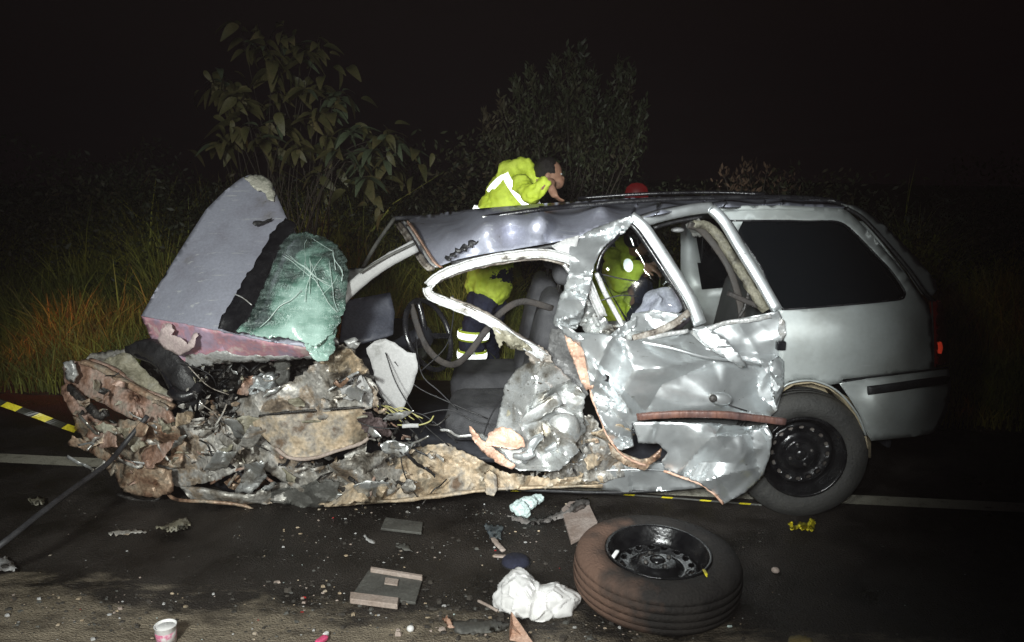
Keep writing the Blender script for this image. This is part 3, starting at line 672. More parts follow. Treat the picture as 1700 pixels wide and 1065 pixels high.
wroot = bpy.data.objects.new('rear_wheel', None); C.objects.link(wroot); wroot.parent = car; wroot.location = tuple(rw + np.array((0, .07, 0)) - car_loc)
# the wheel stands on the road: centre height equals its radius
Rw = rw[2] + .002
wheel(wroot, rw + np.array((0, .07, 0)), (-.075, -1, -.0), R=min(Rw, .32))

# roof ------------------------------------------------
panel('roof', [(716,446,.06),(690,410,.35),(665,369,.8),(700,358,1.2),(760,349,1.5),(900,338,1.55),(1045,329,1.6),(1180,324,1.5),(1270,324,1.4),(1330,328,1.0),(1385,336,.55),(1404,343,.36),(1395,347,.32),(1300,343,.30),(1185,343,.28),(1120,350,.2),(1060,362,.14),(1000,378,.12),(960,392,.1),(915,403,.06),(860,412,.06),(800,422,.05),(760,430,.05)],
      lavender, car, step=6, amp=.014, c=95, fine=.2, crisp=0, ridge=.8, ctrl=[(800,362,.27),(850,357,.28),(900,350,.31),(1000,342,.40),(1100,336,.55),(1200,333,.55),(1300,334,.55),(750,380,.45),(700,380,.75),(750,410,.16),(850,385,.22),(920,380,.16),(930,395,.04),(1000,360,.3),(870,400,.09),(960,375,.26)], thick=.004)
bar('roof_gutter', [(750,437,.04),(800,428,.03),(860,419,.04),(915,409,.03),(935,404,.02),(975,392,.08),(1020,376,.11),(1060,361,.13),(1110,347,.19),(1183,339,.25)], 8, black, car, t=6)
bar('roof_rail', [(803,361,.30),(850,354,.31),(900,347,.33),(960,341,.36),(1040,334,.38),(1150,329,.40),(1280,327,.42),(1370,331,.42),(1402,340,.38)], 9, blackgloss, car, t=9)
V, Fc = rbox(P(809, 363, .29), (.055, .03, .03), .006, rot=(0, .1, 0)); mk('roof_rail_end', V, Fc, silverdirty, car)
bar('far_roof_rail', [(960,329,1.45),(1060,322,1.42),(1180,319,1.4),(1270,322,1.35)], 8, blackgloss, car, t=8)
panel('roof_edge_rear', [(1183,343,.235),(1300,341,.245),(1400,346,.27),(1402,352,.262),(1300,348,.236),(1187,350,.226)], silverrear, car, step=10, thick=.01)
# torn header over the windscreen
for k, (dx, dy, mt, ww) in enumerate([(0, 0, brownframe, 7), (8, -3, whiteframe, 4), (-5, 2, brownframe, 4), (14, -3, copper, 3)]):
    bar('windscreen_header', [(664+dx,370+dy,.78),(676+dx,388+dy,.5),(693+dx,415+dy,.28),(708+dx,438+dy,.08),(718+dx,446+dy,.03)], ww, mt, car, t=9, dent=.12, seed=k)
panel('torn_roof_seal', [(738,428,.02),(765,410,.02),(800,393,.08),(806,396,.08),(790,405,.04),(765,418,.02),(742,432,.0)], black, car, jag=2.5, step=4, amp=.01, c=10)
# pillars of the front
bar('front_pillar', [(552,515,.10),(575,487,.10),(610,456,.10),(645,432,.10),(690,408,.14)], 23, lightgrey, car, t=14, dent=.02)
bar('pillar_trim', [(598,452,.06),(640,427,.07),(688,404,.12)], 5, greytrim, car, t=8)
bar('far_front_pillar', [(603,444,1.1),(625,405,1.2),(655,362,1.3)], 9, greytrim, car, t=14)
panel('cowl_shred', [(575,445,.3),(605,446,.3),(590,462,.2),(572,485,.12),(566,465,.2)], silverdirty, car, step=5, amp=.015, c=14, jag=1)

# bonnet ------------------------------------------------
panel('bonnet', [(235,524,.12),(262,475,.22),(290,430,.32),(315,390,.42),(342,348,.55),(372,318,.66),(400,296,.75),(418,289,.80),(438,290,.80),(452,305,.74),(462,330,.62),(476,362,.50),(500,400,.38),(530,500,.06),(545,560,-.08),(520,578,-.10),(440,566,-.10),(355,548,-.06),(290,535,.02)],
      lavender, car, step=6, amp=.012, c=110, fine=.1, crisp=0, ridge=.8, ctrl=[(350,430,.26),(400,400,.36),(330,500,.06),(400,500,.04),(430,340,.58)], thick=.004)
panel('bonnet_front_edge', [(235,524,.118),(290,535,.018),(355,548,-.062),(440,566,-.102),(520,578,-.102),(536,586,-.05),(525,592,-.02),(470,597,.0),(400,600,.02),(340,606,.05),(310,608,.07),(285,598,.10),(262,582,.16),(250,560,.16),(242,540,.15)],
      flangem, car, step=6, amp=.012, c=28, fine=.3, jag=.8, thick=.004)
panel('bonnet_lip', [(286,598,.08),(312,608,.05),(345,607,.03),(400,601,.0),(470,598,-.02),(525,593,-.04),(524,586,-.06),(470,590,-.05),(400,590,-.03),(370,582,-.02),(335,586,.0),(300,590,.04)], whiteframe, car, step=5, amp=.008, c=18, jag=1.4)
panel('scraped_corner', [(404,293,.755),(420,288,.79),(438,290,.79),(452,304,.73),(457,322,.64),(455,334,.60),(444,330,.60),(436,318,.64),(424,314,.66),(414,302,.70)], M('scraped_filler', [(.30,.31,.25), (.55,.54,.46), (.62,.60,.52)], 22, .6, .1, .3, 60), car, step=5, amp=.010, c=16, jag=1)
panel('bonnet_scrape', [(268,545,-.02),(282,536,-.01),(290,548,-.03),(284,556,-.03),(300,560,-.06),(312,572,-.08),(322,553,-.07),(327,551,-.07),(322,576,-.09),(300,590,-.02),(272,578,.0),(262,562,.02)], M('bare_scrape', [(.5,.4,.4), (.62,.52,.50)], 20, .6), car, step=5, amp=.004, c=14, jag=1.4)
panel('bonnet_puncture', [(419,371,.40),(424,366,.41),(440,366,.44),(452,361,.46),(450,366,.46),(437,371,.43),(424,375,.40)], black, car, step=4, jag=1)
panel('far_fender', [(250,560,1.3),(560,560,1.3),(600,600,1.3),(560,680,1.35),(300,700,1.35),(240,650,1.3)], silverdirty, car, step=16, amp=.06, c=50)
# windscreen ------------------------------------------------
panel('windscreen_border', [(474,362,.44),(492,373,.40),(487,392,.34),(468,405,.28),(450,445,.14),(438,478,.04),(424,512,-.06),(404,545,-.12),(388,552,-.13),(362,545,-.12),(366,530,-.10),(388,494,-.02),(408,460,.06),(430,425,.20),(452,385,.36)],
      blackgloss, car, step=7, amp=.006, c=30, jag=1.2, thick=.006)
bar('border_crack', [(390,488,-.05),(403,494,-.07),(418,506,-.09)], 2, whiteframe, car)
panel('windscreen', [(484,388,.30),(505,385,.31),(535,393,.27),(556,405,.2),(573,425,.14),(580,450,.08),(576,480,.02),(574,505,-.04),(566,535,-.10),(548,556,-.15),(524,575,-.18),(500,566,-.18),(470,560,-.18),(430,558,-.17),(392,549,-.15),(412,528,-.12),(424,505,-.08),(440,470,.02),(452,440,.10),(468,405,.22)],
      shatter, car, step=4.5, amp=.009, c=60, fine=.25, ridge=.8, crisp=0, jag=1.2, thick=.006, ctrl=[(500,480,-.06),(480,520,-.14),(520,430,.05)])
rc = random.Random(12)
for k in range(26):
    sx0, sy0 = [(508,392),(545,402),(572,440),(470,420),(560,520),(430,545)][k % 6]; an0 = rc.uniform(.2, 2.6) if k % 6 < 4 else rc.uniform(-2.4, -.6); L = rc.uniform(40, 110); pts = []
    for q in range(5):
        x = sx0 + L * q / 4 * math.cos(an0) + rc.uniform(-4, 4); y = sy0 + L * q / 4 * math.sin(an0) + rc.uniform(-4, 4); pts.append((x, y))
    pts = [p_ for p_ in pts if inside(np.array([p_]), [(486,390),(535,396),(570,428),(574,480),(562,532),(520,570),(400,546),(430,505),(455,440)])[0]]
    if len(pts) < 3: continue
    wsc = np.array([(484,388,.30),(505,385,.31),(535,393,.27),(556,405,.2),(573,425,.14),(580,450,.08),(576,480,.02),(574,505,-.04),(566,535,-.10),(548,556,-.15),(524,575,-.18),(500,566,-.18),(470,560,-.18),(430,558,-.17),(392,549,-.15),(412,528,-.12),(424,505,-.08),(440,470,.02),(452,440,.10),(468,405,.22),(500,480,-.06),(480,520,-.14),(520,430,.05)])
    dz_ = tps(wsc, np.array(pts, float)) - .016
    bar('glass_crack', [(p_[0], p_[1], float(z_)) for p_, z_ in zip(pts, dz_)], rc.uniform(.7, 1.4), crackm, car, sides=4, n=3)
panel('windscreen_shred', [(524,552,-.14),(548,540,-.14),(560,548,-.13),(556,575,-.14),(545,598,-.13),(528,600,-.13),(514,588,-.15),(505,572,-.16)], shatter, car, step=5, amp=.02, c=16, jag=1.4)

# engine bay and crushed front ------------------------------------------------
Vb, Fb = rbox(P(400, 730, .95), (1.15, 1.0, .42), .08, 8, rot=(0, 0, -.07), warp=.06, seed=3); mk('engine', Vb, Fb, darkmetal, car)
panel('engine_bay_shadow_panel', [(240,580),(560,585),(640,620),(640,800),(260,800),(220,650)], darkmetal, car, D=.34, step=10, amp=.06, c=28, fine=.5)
rng = random.Random(4)
A = Acc()
for k in range(46):   # hoses, brackets and pipes inside the bay
    x = rng.uniform(300, 520); y = rng.uniform(605, 665) + (x > 430) * -5
    pts = [(x, y, rng.uniform(.05, .25))]
    for j in range(3): pts.append((pts[-1][0] + rng.uniform(-22, 22), pts[-1][1] + rng.uniform(-12, 12), rng.uniform(.02, .25)))
    V, Fc = sweepW(pp(pts), rng.uniform(1.5, 6) / 720, sides=6, n=4); A.add(V, Fc, rng.choice([0, 0, 0, 1, 2]))
tag(A.mk('engine_hoses', [black, darkmetal, mudgrey], car), kind='stuff')
panel('reservoir', [(412,648,.06),(420,624,.06),(452,620,.06),(458,640,.06),(446,656,.06),(420,660,.06)], silver, car, step=5, amp=.02, c=12, thick=.03)
panel('reservoir_side', [(396,652,.07),(408,626,.07),(421,624,.055),(412,656,.055)], pinkmud, car, step=5, amp=.01, c=12, thick=.02)
panel('suspension_tower', [(455,640,.1),(462,598,.1),(482,598,.1),(480,640,.1)], greytrim, car, step=5, amp=.012, c=14, thick=.04)
bar('hose', [(212,580,.18),(245,578,.15),(280,592,.10),(305,622,.06),(318,655,.04),(305,690,.06)], 40, black, car, t=36, sides=16, dent=.06, seed=4, taper=[.35, .9, 1.15, 1.2, 1, .6])
bar('hose', [(225,590,.14),(262,604,.08),(285,640,.02),(300,672,.0)], 14, blackgloss, car, sides=12, taper=[.6, 1, 1, .5])
bar('hose', [(285,648,-.02),(300,658,-.04),(322,652,-.02),(332,640,.02)], 20, blackgloss, car, sides=12, dent=.04)
# front corner: beams, brackets
panel('radiator_support', [(106,608,.16),(122,598,.14),(150,604,.10),(190,626,.06),(235,650,.0),(282,682,-.06),(288,700,-.08),(270,712,-.08),(215,692,-.02),(170,668,.04),(135,652,.10),(112,640,.16)], pinkmud, car, step=6, amp=.022, c=34, fine=.35, jag=1, thick=.02)
bar('crash_beam', [(138,600,.05),(170,612,.02),(205,632,-.02),(245,655,-.05),(288,676,-.08)], 10, rust, car, t=14, dent=.08, seed=7)
bar('crash_beam', [(150,596,.09),(190,612,.05),(230,642,.0),(286,664,-.05)], 5, pinkmud, car, t=8, dent=.1, seed=9)
panel('inner_fender', [(160,602,.10),(205,585,.16),(217,588,.14),(245,618,.08),(285,655,.0),(284,672,-.04),(240,655,-.02),(200,632,.03)], olive, car, step=6, amp=.02, c=30, fine=.5, jag=1, thick=.008)
panel('slam_panel', [(138,600,.2),(150,588,.25),(200,582,.28),(215,575,.26),(250,572,.3),(252,584,.22),(215,592,.2),(190,604,.14),(165,606,.14)], mudgrey, car, step=5, amp=.022, c=18, jag=1.5, thick=.01)
panel('headlight_shell', [(106,602,.10),(120,598,.08),(128,618,.06),(124,634,.05),(112,628,.08)], whiteframe, car, step=4, amp=.02, c=10, jag=1, thick=.015)
bar('front_bumper', [(110,640,.12),(122,668,.08),(150,698,.02),(190,712,-.04),(240,722,-.08)], 20, pinkmud, car, t=16, dent=.13, seed=3)
bar('bumper_bracket', [(115,642,.08),(128,655,.03),(145,672,-.02),(165,690,-.04),(178,684,-.04)], 13, darkmetal, car, t=10, dent=.15, seed=12)
panel('crushed_front', [(122,690,.12),(150,700,.02),(200,715,-.04),(250,700,-.07),(292,706,-.08),(310,735,-.08),(300,775,-.06),(255,772,-.03),(200,764,.0),(185,790,.03),(170,760,.05),(145,735,.10),(128,715,.12)], rust, car, step=6, amp=.04, c=32, fine=.6, jag=1.5, thick=.01)
panel('rusty_bracket', [(190,758,-.03),(215,768,-.08),(250,772,-.10),(285,780,-.08),(288,812,-.05),(262,826,-.04),(228,820,-.06),(205,812,-.04),(194,790,-.03)], rust, car, step=6, amp=.03, c=24, fine=.5, jag=1, thick=.02)
panel('bent_flange', [(180,752,-.08),(210,764,-.12),(245,768,-.12),(248,774,-.10),(212,772,-.10),(182,760,-.07)], whiteframe, car, step=4, amp=.008, c=12)
panel('pale_bracket', [(262,690,-.10),(276,704,-.12),(290,700,-.11),(296,722,-.10),(285,735,-.09),(270,716,-.10)], olive, car, step=4, amp=.03, c=10, jag=1)
panel('reflector_shell', [(255,712,-.11),(262,704,-.13),(272,708,-.13),(270,718,-.12),(258,720,-.11)], whiteframe, car, step=3, amp=.01, c=8)
panel('hanging_shard', [(120,722,.05),(150,735,.02),(180,748,.0),(178,760,0),(140,748,.04),(112,736,.06)], rust, car, step=5, amp=.02, c=14, jag=1.2)
bar('lower_arm', [(195,820,.02),(235,832,.0),(262,828,.0),(270,800,.02)], 7, darkmetal, car, dent=.1)
bar('lower_arm', [(268,805,-.02),(290,828,-.06),(340,832,-.07),(400,838,-.05),(430,850,-.06)], 6, rust, car, dent=.12)
# main crumpled fender mass
panel('front_fender', [(240,705,-.06),(285,690,-.06),(330,698,-.04),(380,690,-.02),(425,705,-.05),(445,735,-.08),(490,765,-.10),(540,772,-.08),(600,752,-.06),(650,745,-.04),(700,748,-.04),(690,790,-.02),(640,826,-.02),(560,836,.0),(530,832,.0),(470,800,.02),(440,778,-.02),(405,778,-.02),(352,800,-.04),(300,808,-.02),(262,800,.0),(250,770,-.02)],
      mudgrey, car, step=4.2, amp=.050, c=58, fine=.5, ridge=1.0, jag=1.2, thick=.006)
panel('fender_top', [(385,668,.0),(430,650,-.02),(470,640,-.02),(512,612,.0),(535,590,.02),(560,572,.02),(585,575,.04),(600,602,.0),(625,640,-.04),(630,672,-.06),(600,684,-.08),(520,688,-.10),(430,694,-.08),(395,690,-.04)],
      mudgrey, car, step=4.2, amp=.036, c=46, fine=.45, ridge=1.0, jag=1.4, thick=.006)
panel('fender_flare', [(420,700,-.10),(440,690,-.13),(520,685,-.14),(600,678,-.12),(622,694,-.10),(632,705,-.10),(612,725,-.12),(598,736,-.14),(560,748,-.18),(520,760,-.20),(482,762,-.20),(462,748,-.18),(438,725,-.14),(424,712,-.12)],
      mudtan, car, step=5, amp=.014, c=56, fine=.3, ridge=1.2, thick=.006)
bar('fender_flare_lip', [(458,744,-.185),(482,760,-.215),(520,760,-.215),(560,748,-.195),(598,736,-.155),(612,727,-.14)], 6, edgebeige, car, t=6, dent=.12, seed=2)
bar('fender_crease', [(430,690,-.12),(480,684,-.14),(560,678,-.14),(605,676,-.12)], 4, darkmetal, car, dent=.2)
bar('fender_rib', [(445,705,-.14),(500,700,-.155),(560,697,-.155),(610,690,-.13)], 4, olive, car, t=5, dent=.1)
V, Fc = lathe([(0,.02),(.018,.02),(.024,.008),(.040,.008),(.045,-.01),(.05,-.02)], P(440, 707, -.13), (0, -1, .1), 24); mk('bolt_boss', V, Fc, mudtan, car)
panel('light_fender_patch', [(560,632,-.07),(600,622,-.07),(608,650,-.08),(600,665,-.09),(570,662,-.09)], lightgrey, car, step=6, amp=.02, c=20, jag=1)
panel('hinge_plate', [(585,620,-.03),(604,625,-.05),(620,655,-.08),(618,676,-.09),(600,668,-.09),(590,645,-.06)], whiteframe, car, step=5, amp=.02, c=14, jag=1, holes=[[(600,640),(604,640),(604,645),(600,645)]])
panel('foam_fragment', [(575,567,-.02),(588,564,-.02),(598,570,-.03),(592,578,-.03),(578,576,-.02)], whiteframe, car, step=4, amp=.01, c=8, thick=.03)
panel('mud_shelf', [(520,600,.0),(545,580,-.03),(585,582,-.04),(600,596,-.04),(612,622,-.06),(580,624,-.05),(545,618,-.03)], mudtan, car, step=5, amp=.03, c=16, jag=2, fine=.7)
# front wheel arch, with what is left of the wheel
panel('wheel_arch_cavity', [(352,802,.05),(380,786,.05),(405,778,.05),(430,784,.05),(455,802,.05),(430,818,.05),(400,822,.05),(370,814,.05)], blackgloss, car, D=.06, step=8)
panel('broken_rim_piece', [(372,800,.0),(385,790,-.01),(410,784,-.02),(432,790,-.02),(446,802,-.01),(430,812,-.01),(400,816,.0),(380,810,.0)], rust, car, step=4, amp=.03, c=14, fine=.6)
panel('front_tyre_remnant', [(300,806,-.02),(340,812,-.05),(380,820,-.07),(420,820,-.07),(455,804,-.05),(520,790,-.02),(545,800,-.02),(540,830,.0),(450,834,.0),(370,832,.0),(320,828,.0)], mudgrey, car, step=6, amp=.02, c=26, thick=.02)
bar('arch_edge', [(350,802,-.07),(378,786,-.08),(405,777,-.09),(430,783,-.09),(456,803,-.07)], 5, pinkmud, car, dent=.15)
panel('dark_shredded_liner', [(450,812,-.05),(500,806,-.07),(545,796,-.10),(565,800,-.10),(560,815,-.09),(572,826,-.08),(540,842,-.04),(524,845,-.03),(470,836,-.02),(448,832,-.02)], greytrim, car, step=5, amp=.03, c=20, fine=.6, jag=2)
# sill
panel('sill', [(528,838,-.06),(560,812,-.06),(600,790,-.05),(640,760,-.03),(690,742,-.02),(740,735,-.02),(790,758,-.03),(830,782,-.04),(900,792,-.04),(1000,790,-.02),(1005,800,-.02),(960,808,-.04),(880,810,-.06),(820,812,-.07),(760,818,-.08),(700,826,-.08),(640,832,-.08),(560,838,-.07)],
      mudtan, car, step=4.2, amp=.030, c=36, fine=.6, ridge=1.0, jag=1.2, thick=.006)
bar('sill_lower_edge', [(540,837,-.08),(620,833,-.10),(700,826,-.10),(790,815,-.09),(870,808,-.08),(1000,806,-.05)], 5, mudtan, car, t=8, dent=.25, seed=6)
panel('rear_sill', [(985,790,.0),(1010,772,.0),(1060,766,.0),(1110,768,.0),(1150,786,.0),(1190,806,.0),(1130,812,.0),(1050,816,.02),(1000,812,.02)], silver, car, step=7, amp=.010, c=40, thick=.01, ctrl=[(1060,780,-.03),(1060,800,.02)])
bar('sill_seam', [(1000,781,-.02),(1060,779,-.04),(1110,781,-.03)], 2.5, silver, car)
bar('sill_shadow_seal', [(860,812,.0),(1000,817,.02),(1110,812,.03),(1200,800,.03)], 6, black, car)
panel('broken_bracket', [(803,785,-.10),(812,780,-.12),(824,788,-.12),(826,812,-.12),(820,823,-.12),(808,820,-.12)], mudtan, car, step=4, amp=.008, c=10, thick=.012)
panel('pinkish_shreds', [(575,690,-.10),(612,684,-.13),(640,700,-.12),(650,722,-.10),(622,728,-.12),(600,712,-.12)], M('burnt_plastic', [(.05,.035,.035), (.13,.095,.095)], 16, .6, 0, .5), car, step=4, amp=.03, c=12, jag=2)
# scrap: torn shards clinging to the crushed front
A = Acc(); rg = np.random.default_rng(17)
def shards(A, cnt, poly, Dr, size, mats):
    po = np.array(poly, float); x0, y0 = po.min(0); x1, y1 = po.max(0); done = 0
    while done < cnt:
        p = np.array((rg.uniform(x0, x1), rg.uniform(y0, y1)))
        if not inside(p[None], po)[0]: continue
        done += 1; c_ = P(p[0], p[1], rg.uniform(*Dr)); s = rg.uniform(*size) / 360
        a = rg.normal(size=3); a /= np.linalg.norm(a); b = np.cross(a, rg.normal(size=3)); b /= np.linalg.norm(b); cc = np.cross(a, b)
        n = rg.integers(4, 7); asp = rg.uniform(.2, .8); V = []; 
        for q in range(n):
            th = 2 * math.pi * q / n + rg.uniform(-.3, .3); r = rg.uniform(.6, 1.1)
            V.append(c_ + (a * math.cos(th) * r + b * math.sin(th) * r * asp) * s + cc * rg.normal() * s * .2)
        V = [c_ + cc * rg.normal() * s * .25] + V
        V2 = [v + cc * .003 for v in V]; k = n + 1
        Fc = [[0, 1 + q, 1 + (q + 1) % n] for q in range(n)] + [[k, k + 1 + (q + 1) % n, k + 1 + q] for q in range(n)] + [[1 + q, k + 1 + q, k + 1 + (q + 1) % n, 1 + (q + 1) % n] for q in range(n)]
        A.add(V + V2, Fc, int(rg.choice(mats)))
sm = [rust, mudgrey, mudtan, pinkmud, darkmetal, silverdirty, olive, whiteframe]
shards(A, 50, [(125,620),(290,690),(300,800),(210,810),(160,740),(120,690)], (-.10, .02), (4, 15), [0, 0, 0, 3, 3, 4, 6, 4])
shards(A, 70, [(290,690),(420,690),(460,760),(400,775),(300,800),(270,740)], (-.09, .0), (3, 14), [1, 1, 4, 4, 5, 6])
shards(A, 150, [(300,640),(400,660),(430,700),(440,740),(300,720)], (-.10, .05), (3, 12), [1, 4, 4, 4, 5, 0])
shards(A, 60, [(480,770),(640,745),(720,745),(700,810),(560,825)], (-.11, -.03), (3, 13), [1, 2, 2, 4, 5])
shards(A, 70, [(600,640),(660,680),(700,740),(620,740)], (-.11, .0), (3, 10), [1, 4, 4, 3])
shards(A, 90, [(960,680),(1000,720),(1030,780),(900,800),(880,790)], (-.10, -.02), (3, 11), [1, 4, 5, 7, 2])
shards(A, 60, [(300,600),(420,610),(430,650),(320,650)], (-.0, .1), (3, 10), [4, 4, 6, 5])
tag(A.mk('torn_metal_scrap', sm, car, smooth=False), kind='stuff')

tears = [(135,200,625,790),(200,290,700,800),(290,400,710,790),(300,420,690,740),(400,520,760,815),(560,700,740,815),(600,680,690,750),(900,1020,720,790),(430,600,630,680)]
for k in range(40):
    reg = tears[k % 9]; x, y = rg.uniform(reg[0], reg[1]), rg.uniform(reg[2], reg[3]); n = int(rg.integers(4, 7)); a0 = rg.uniform(0, 6.3); L = rg.uniform(14, 40); asp = rg.uniform(.25, .7); th = rg.uniform(-.8, .8)
    gx, gy = rg.normal() * .0022, rg.normal() * .0022; d0 = rg.uniform(-.15, -.09); pts = []
    for q in range(n):
        b_ = a0 + 6.283 * q / n + rg.uniform(-.3, .3); r = L * rg.uniform(.6, 1.15); u, v_ = r * math.cos(b_), r * asp * math.sin(b_); X_, Y_ = u * math.cos(th) - v_ * math.sin(th), u * math.sin(th) + v_ * math.cos(th)
        pts.append((x + X_, min(y + Y_, 828), float(np.clip(d0 + gx * X_ + gy * Y_, -.24, .0))))
    left = x < 290
    panel('torn_sheet', pts, [rust, pinkmud, olive, rust][int(rg.integers(4))] if left else [mudgrey, mudtan, silverdirty, mudgrey, silverdirty, olive][int(rg.integers(6))], car, step=5, amp=.014, c=20, ridge=1.0, jag=1.2, thick=.003, seed=500 + k)
for k in range(64):
    reg = [(130,290,620,800),(290,430,690,790),(430,640,620,690),(480,740,750,815),(640,760,690,790),(880,1030,700,790)][[0,0,1,1,2,3,3,4,5][k % 9]]
    x, y = rg.uniform(reg[0], reg[1]), rg.uniform(reg[2], reg[3]); th = rg.uniform(-.9, .9); L = rg.uniform(18, 60); d0 = rg.uniform(-.14, -.07)
    pts = [(x + L * t * math.cos(th) + rg.normal() * 3, y + L * t * math.sin(th) + rg.normal() * 4, d0 + rg.normal() * .02) for t in (-.5, -.2, .15, .5)]
    bar('bent_strip' if k % 3 else 'pipe', pts, rg.uniform(2, 7), [mudgrey, darkmetal, pinkmud, silverdirty, rust, whiteframe, black][int(rg.choice(7, p=[.28,.22,.12,.14,.12,.04,.08]))], car, t=rg.uniform(1, 4), dent=.15, seed=k, n=5, sides=7)
# cabin ------------------------------------------------
def carp(pts, D): return pp(pts, D)
V = [P(560, 840, .1), P(1290, 815, .12), P(1290, 760, 1.55), P(560, 765, 1.55)]
V = [np.array((v[0], v[1], .22)) for v in V]
mk('floor_pan', V, [[0, 1, 2, 3]], interior, car, solid=.03)
panel('far_sill', [(560,690),(1240,655),(1240,680),(560,720)], silverdirty, car, D=1.55, step=40, thick=.05)
panel('far_rear_door', [(960,535),(1200,525),(1200,660),(940,680)], silverdirty, car, D=1.55, step=30, thick=.03)
bar('far_center_pillar', [(985,345,1.45),(980,430,1.5),(960,540,1.55),(940,680,1.55)], 18, interior, car, t=20)
bar('far_roof_edge', [(655,362,1.3),(760,358,1.5),(1000,347,1.5),(1260,345,1.42)], 10, interior, car, t=14)
panel('far_quarter_panel', [(1130,345,1.38),(1280,345,1.38),(1370,450,1.45),(1390,560,1.5),(1390,640,1.5),(1150,640,1.5),(1130,520,1.5)], silverrear, car, holes=[[(1150,362),(1265,362),(1335,460),(1170,475)]], step=30, thick=.02)
panel('far_quarter_window', [(1145,358),(1270,358),(1340,465),(1165,480)], tintglass, car, D=1.44, step=60)
Vd, Fd = rbox(P(1400, 600, .85), (.04, 1.2, .6), .02); mk('luggage_bay_wall', Vd, Fd, interior, car)
# dashboard and steering
panel('dashboard_top', [(572,500,.45),(648,486,.55),(655,520,.5),(652,556,.38),(600,570,.3),(565,568,.3)], M('dash_plastic', [(.055,.06,.08), (.085,.09,.115)], 6, .55), car, step=9, amp=.008, c=30, thick=.02)
Vd, Fd = rbox(P(640, 590, .8), (.34, 1.1, .28), .06, rot=(0, 0, -.07)); mk('dashboard', Vd, Fd, interior, car)
panel('footwell_cladding', [(608,578,-.02),(622,566,-.01),(640,562,.0),(662,574,.0),(676,584,.0),(690,586,.0),(694,610,.0),(684,645,.02),(668,682,.03),(655,694,.04),(640,672,.02),(626,640,.0),(618,610,-.01)], lightgrey, car, step=8, amp=.010, c=40, fine=.2, thick=.006, jag=.8)
# steering wheel: a real torus with spokes and hub
def torus(c_, axis, R, r, seg=40, sides=10):
    prof = [(R + r * math.cos(a), r * math.sin(a)) for a in np.linspace(0, 2 * math.pi, sides, endpoint=False)]; prof.append(prof[0])
    return lathe(prof, c_, axis, seg)
swc = P(712, 555, .35); swa = Vector((.83, -.42, .36)).normalized()
V, Fc = torus(swc, swa, .185, .014); sw = mk('steering_wheel', V, Fc, blackgloss, car)
V, Fc = lathe([(0, .02), (.05, .02), (.065, 0), (.05, -.06), (.03, -.2), (0, -.2)], swc - np.array(swa) * .03, swa, 20); mk('steering_hub', V, Fc, interior, sw)
for an in (.2, 2.9, 4.7):
    U = swa.cross(Vector((0, 0, 1))).normalized(); W = swa.cross(U); e = np.array(swc) + (np.array(U) * math.cos(an) + np.array(W) * math.sin(an)) * .18
    V, Fc = sweepW([swc - np.array(swa) * .03, (swc - np.array(swa) * .015 + e) / 2, e], .016, .008, sides=8, n=4); mk('spoke', V, Fc, blackgloss, sw)
def seat(Dn, x0, light=fabric):
    s = bpy.data.objects.new('front_seat', None); C.objects.link(s); s.parent = car
    b = P(x0, 690, Dn); s.location = tuple(np.array((b[0], b[1], .25)) - car_loc)
    q = np.array((b[0] + .07, b[1], .21))
    V, Fc = rbox(q + np.array((0, 0, .14)), (.50, .48, .18), .07, 7, warp=.01); mk('seat_cushion', V, Fc, light, s)
    V, Fc = rbox(q + np.array((.26, 0, .50)), (.15, .47, .62), .07, 7, rot=(0, .22, 0), warp=.012); mk('backrest', V, Fc, light, s)
    V, Fc = rbox(q + np.array((.36, 0, .93)), (.10, .27, .18), .05, 7, rot=(0, .22, 0)); hr = mk('headrest', V, Fc, light, s)
    for k in (-.06, .06):
        V, Fc = sweepW([q + np.array((.33, k, .80)), q + np.array((.35, k, .92))], .006, sides=6, n=2, ref=(1, 0, 0)); mk('headrest_post', V, Fc, darkmetal, hr)
seat(.45, 800); seat(1.15, 800)
# rear bench
q = P(1180, 640, .8); q[2] = .30
Vd, Fd = rbox(q + np.array((-.10, 0, .12)), (.48, 1.25, .18), .06, 6, rot=(0, 0, -.07)); rs = mk('rear_seat', Vd, Fd, fabricrear, car)
Vd, Fd = rbox(q + np.array((.18, 0, .43)), (.14, 1.25, .56), .06, 6, rot=(0, .2, -.07)); mk('rear_backrest', Vd, Fd, fabricrear, rs)
for k in (-.38, .38):
    Vd, Fd = rbox(q + np.array((.25, k, .76)), (.09, .26, .15), .04, 6, rot=(0, .2, -.07)); mk('rear_headrest', Vd, Fd, fabricrear, rs)
panel('parcel_cover', [(1240,470,.3),(1290,500,.25),(1460,500,.3),(1340,465,1.3),(1240,450,1.3)], interior, car, step=40)
# airbag bulge behind the rear window
V, Fc = blob(P(1102, 514, .30), (.125, .10, .095), 36, 24, warp=.045, seed=2, wf=13); mk('airbag', V, Fc, lilac, car)
bar('seat_belt', [(682,505,.30),(700,560,.28),(722,592,.22),(750,605,.18),(775,590,.15),(803,553,.15),(835,516,.18),(870,500,.22),(918,512,.25)], 12, beltm, car, t=5)
bar('seat_belt', [(1143,372,.16),(1168,385,.18),(1208,440,.16),(1228,500,.13),(1232,540,.1)], 12, M('belt_black', [(.02,.018,.016), (.05,.042,.036)], 10, .7), car, t=4)
bar('window_regulator', [(1208,486,.14),(1240,500,.10),(1272,514,.06)], 9, beltm, car, t=6)
bar('window_regulator', [(1243,478,.12),(1238,505,.12),(1222,535,.1)], 6, darkmetal, car, t=6)
bar('grab_handle', [(1150,386,.3),(1180,378,.34),(1200,392,.34)], 5, darkmetal, car)
V, Fc = blob(P(1125, 381, .5), (.035, .02, .014), 14, 8); mk('dome_lamp', V, Fc, whiteframe, car)
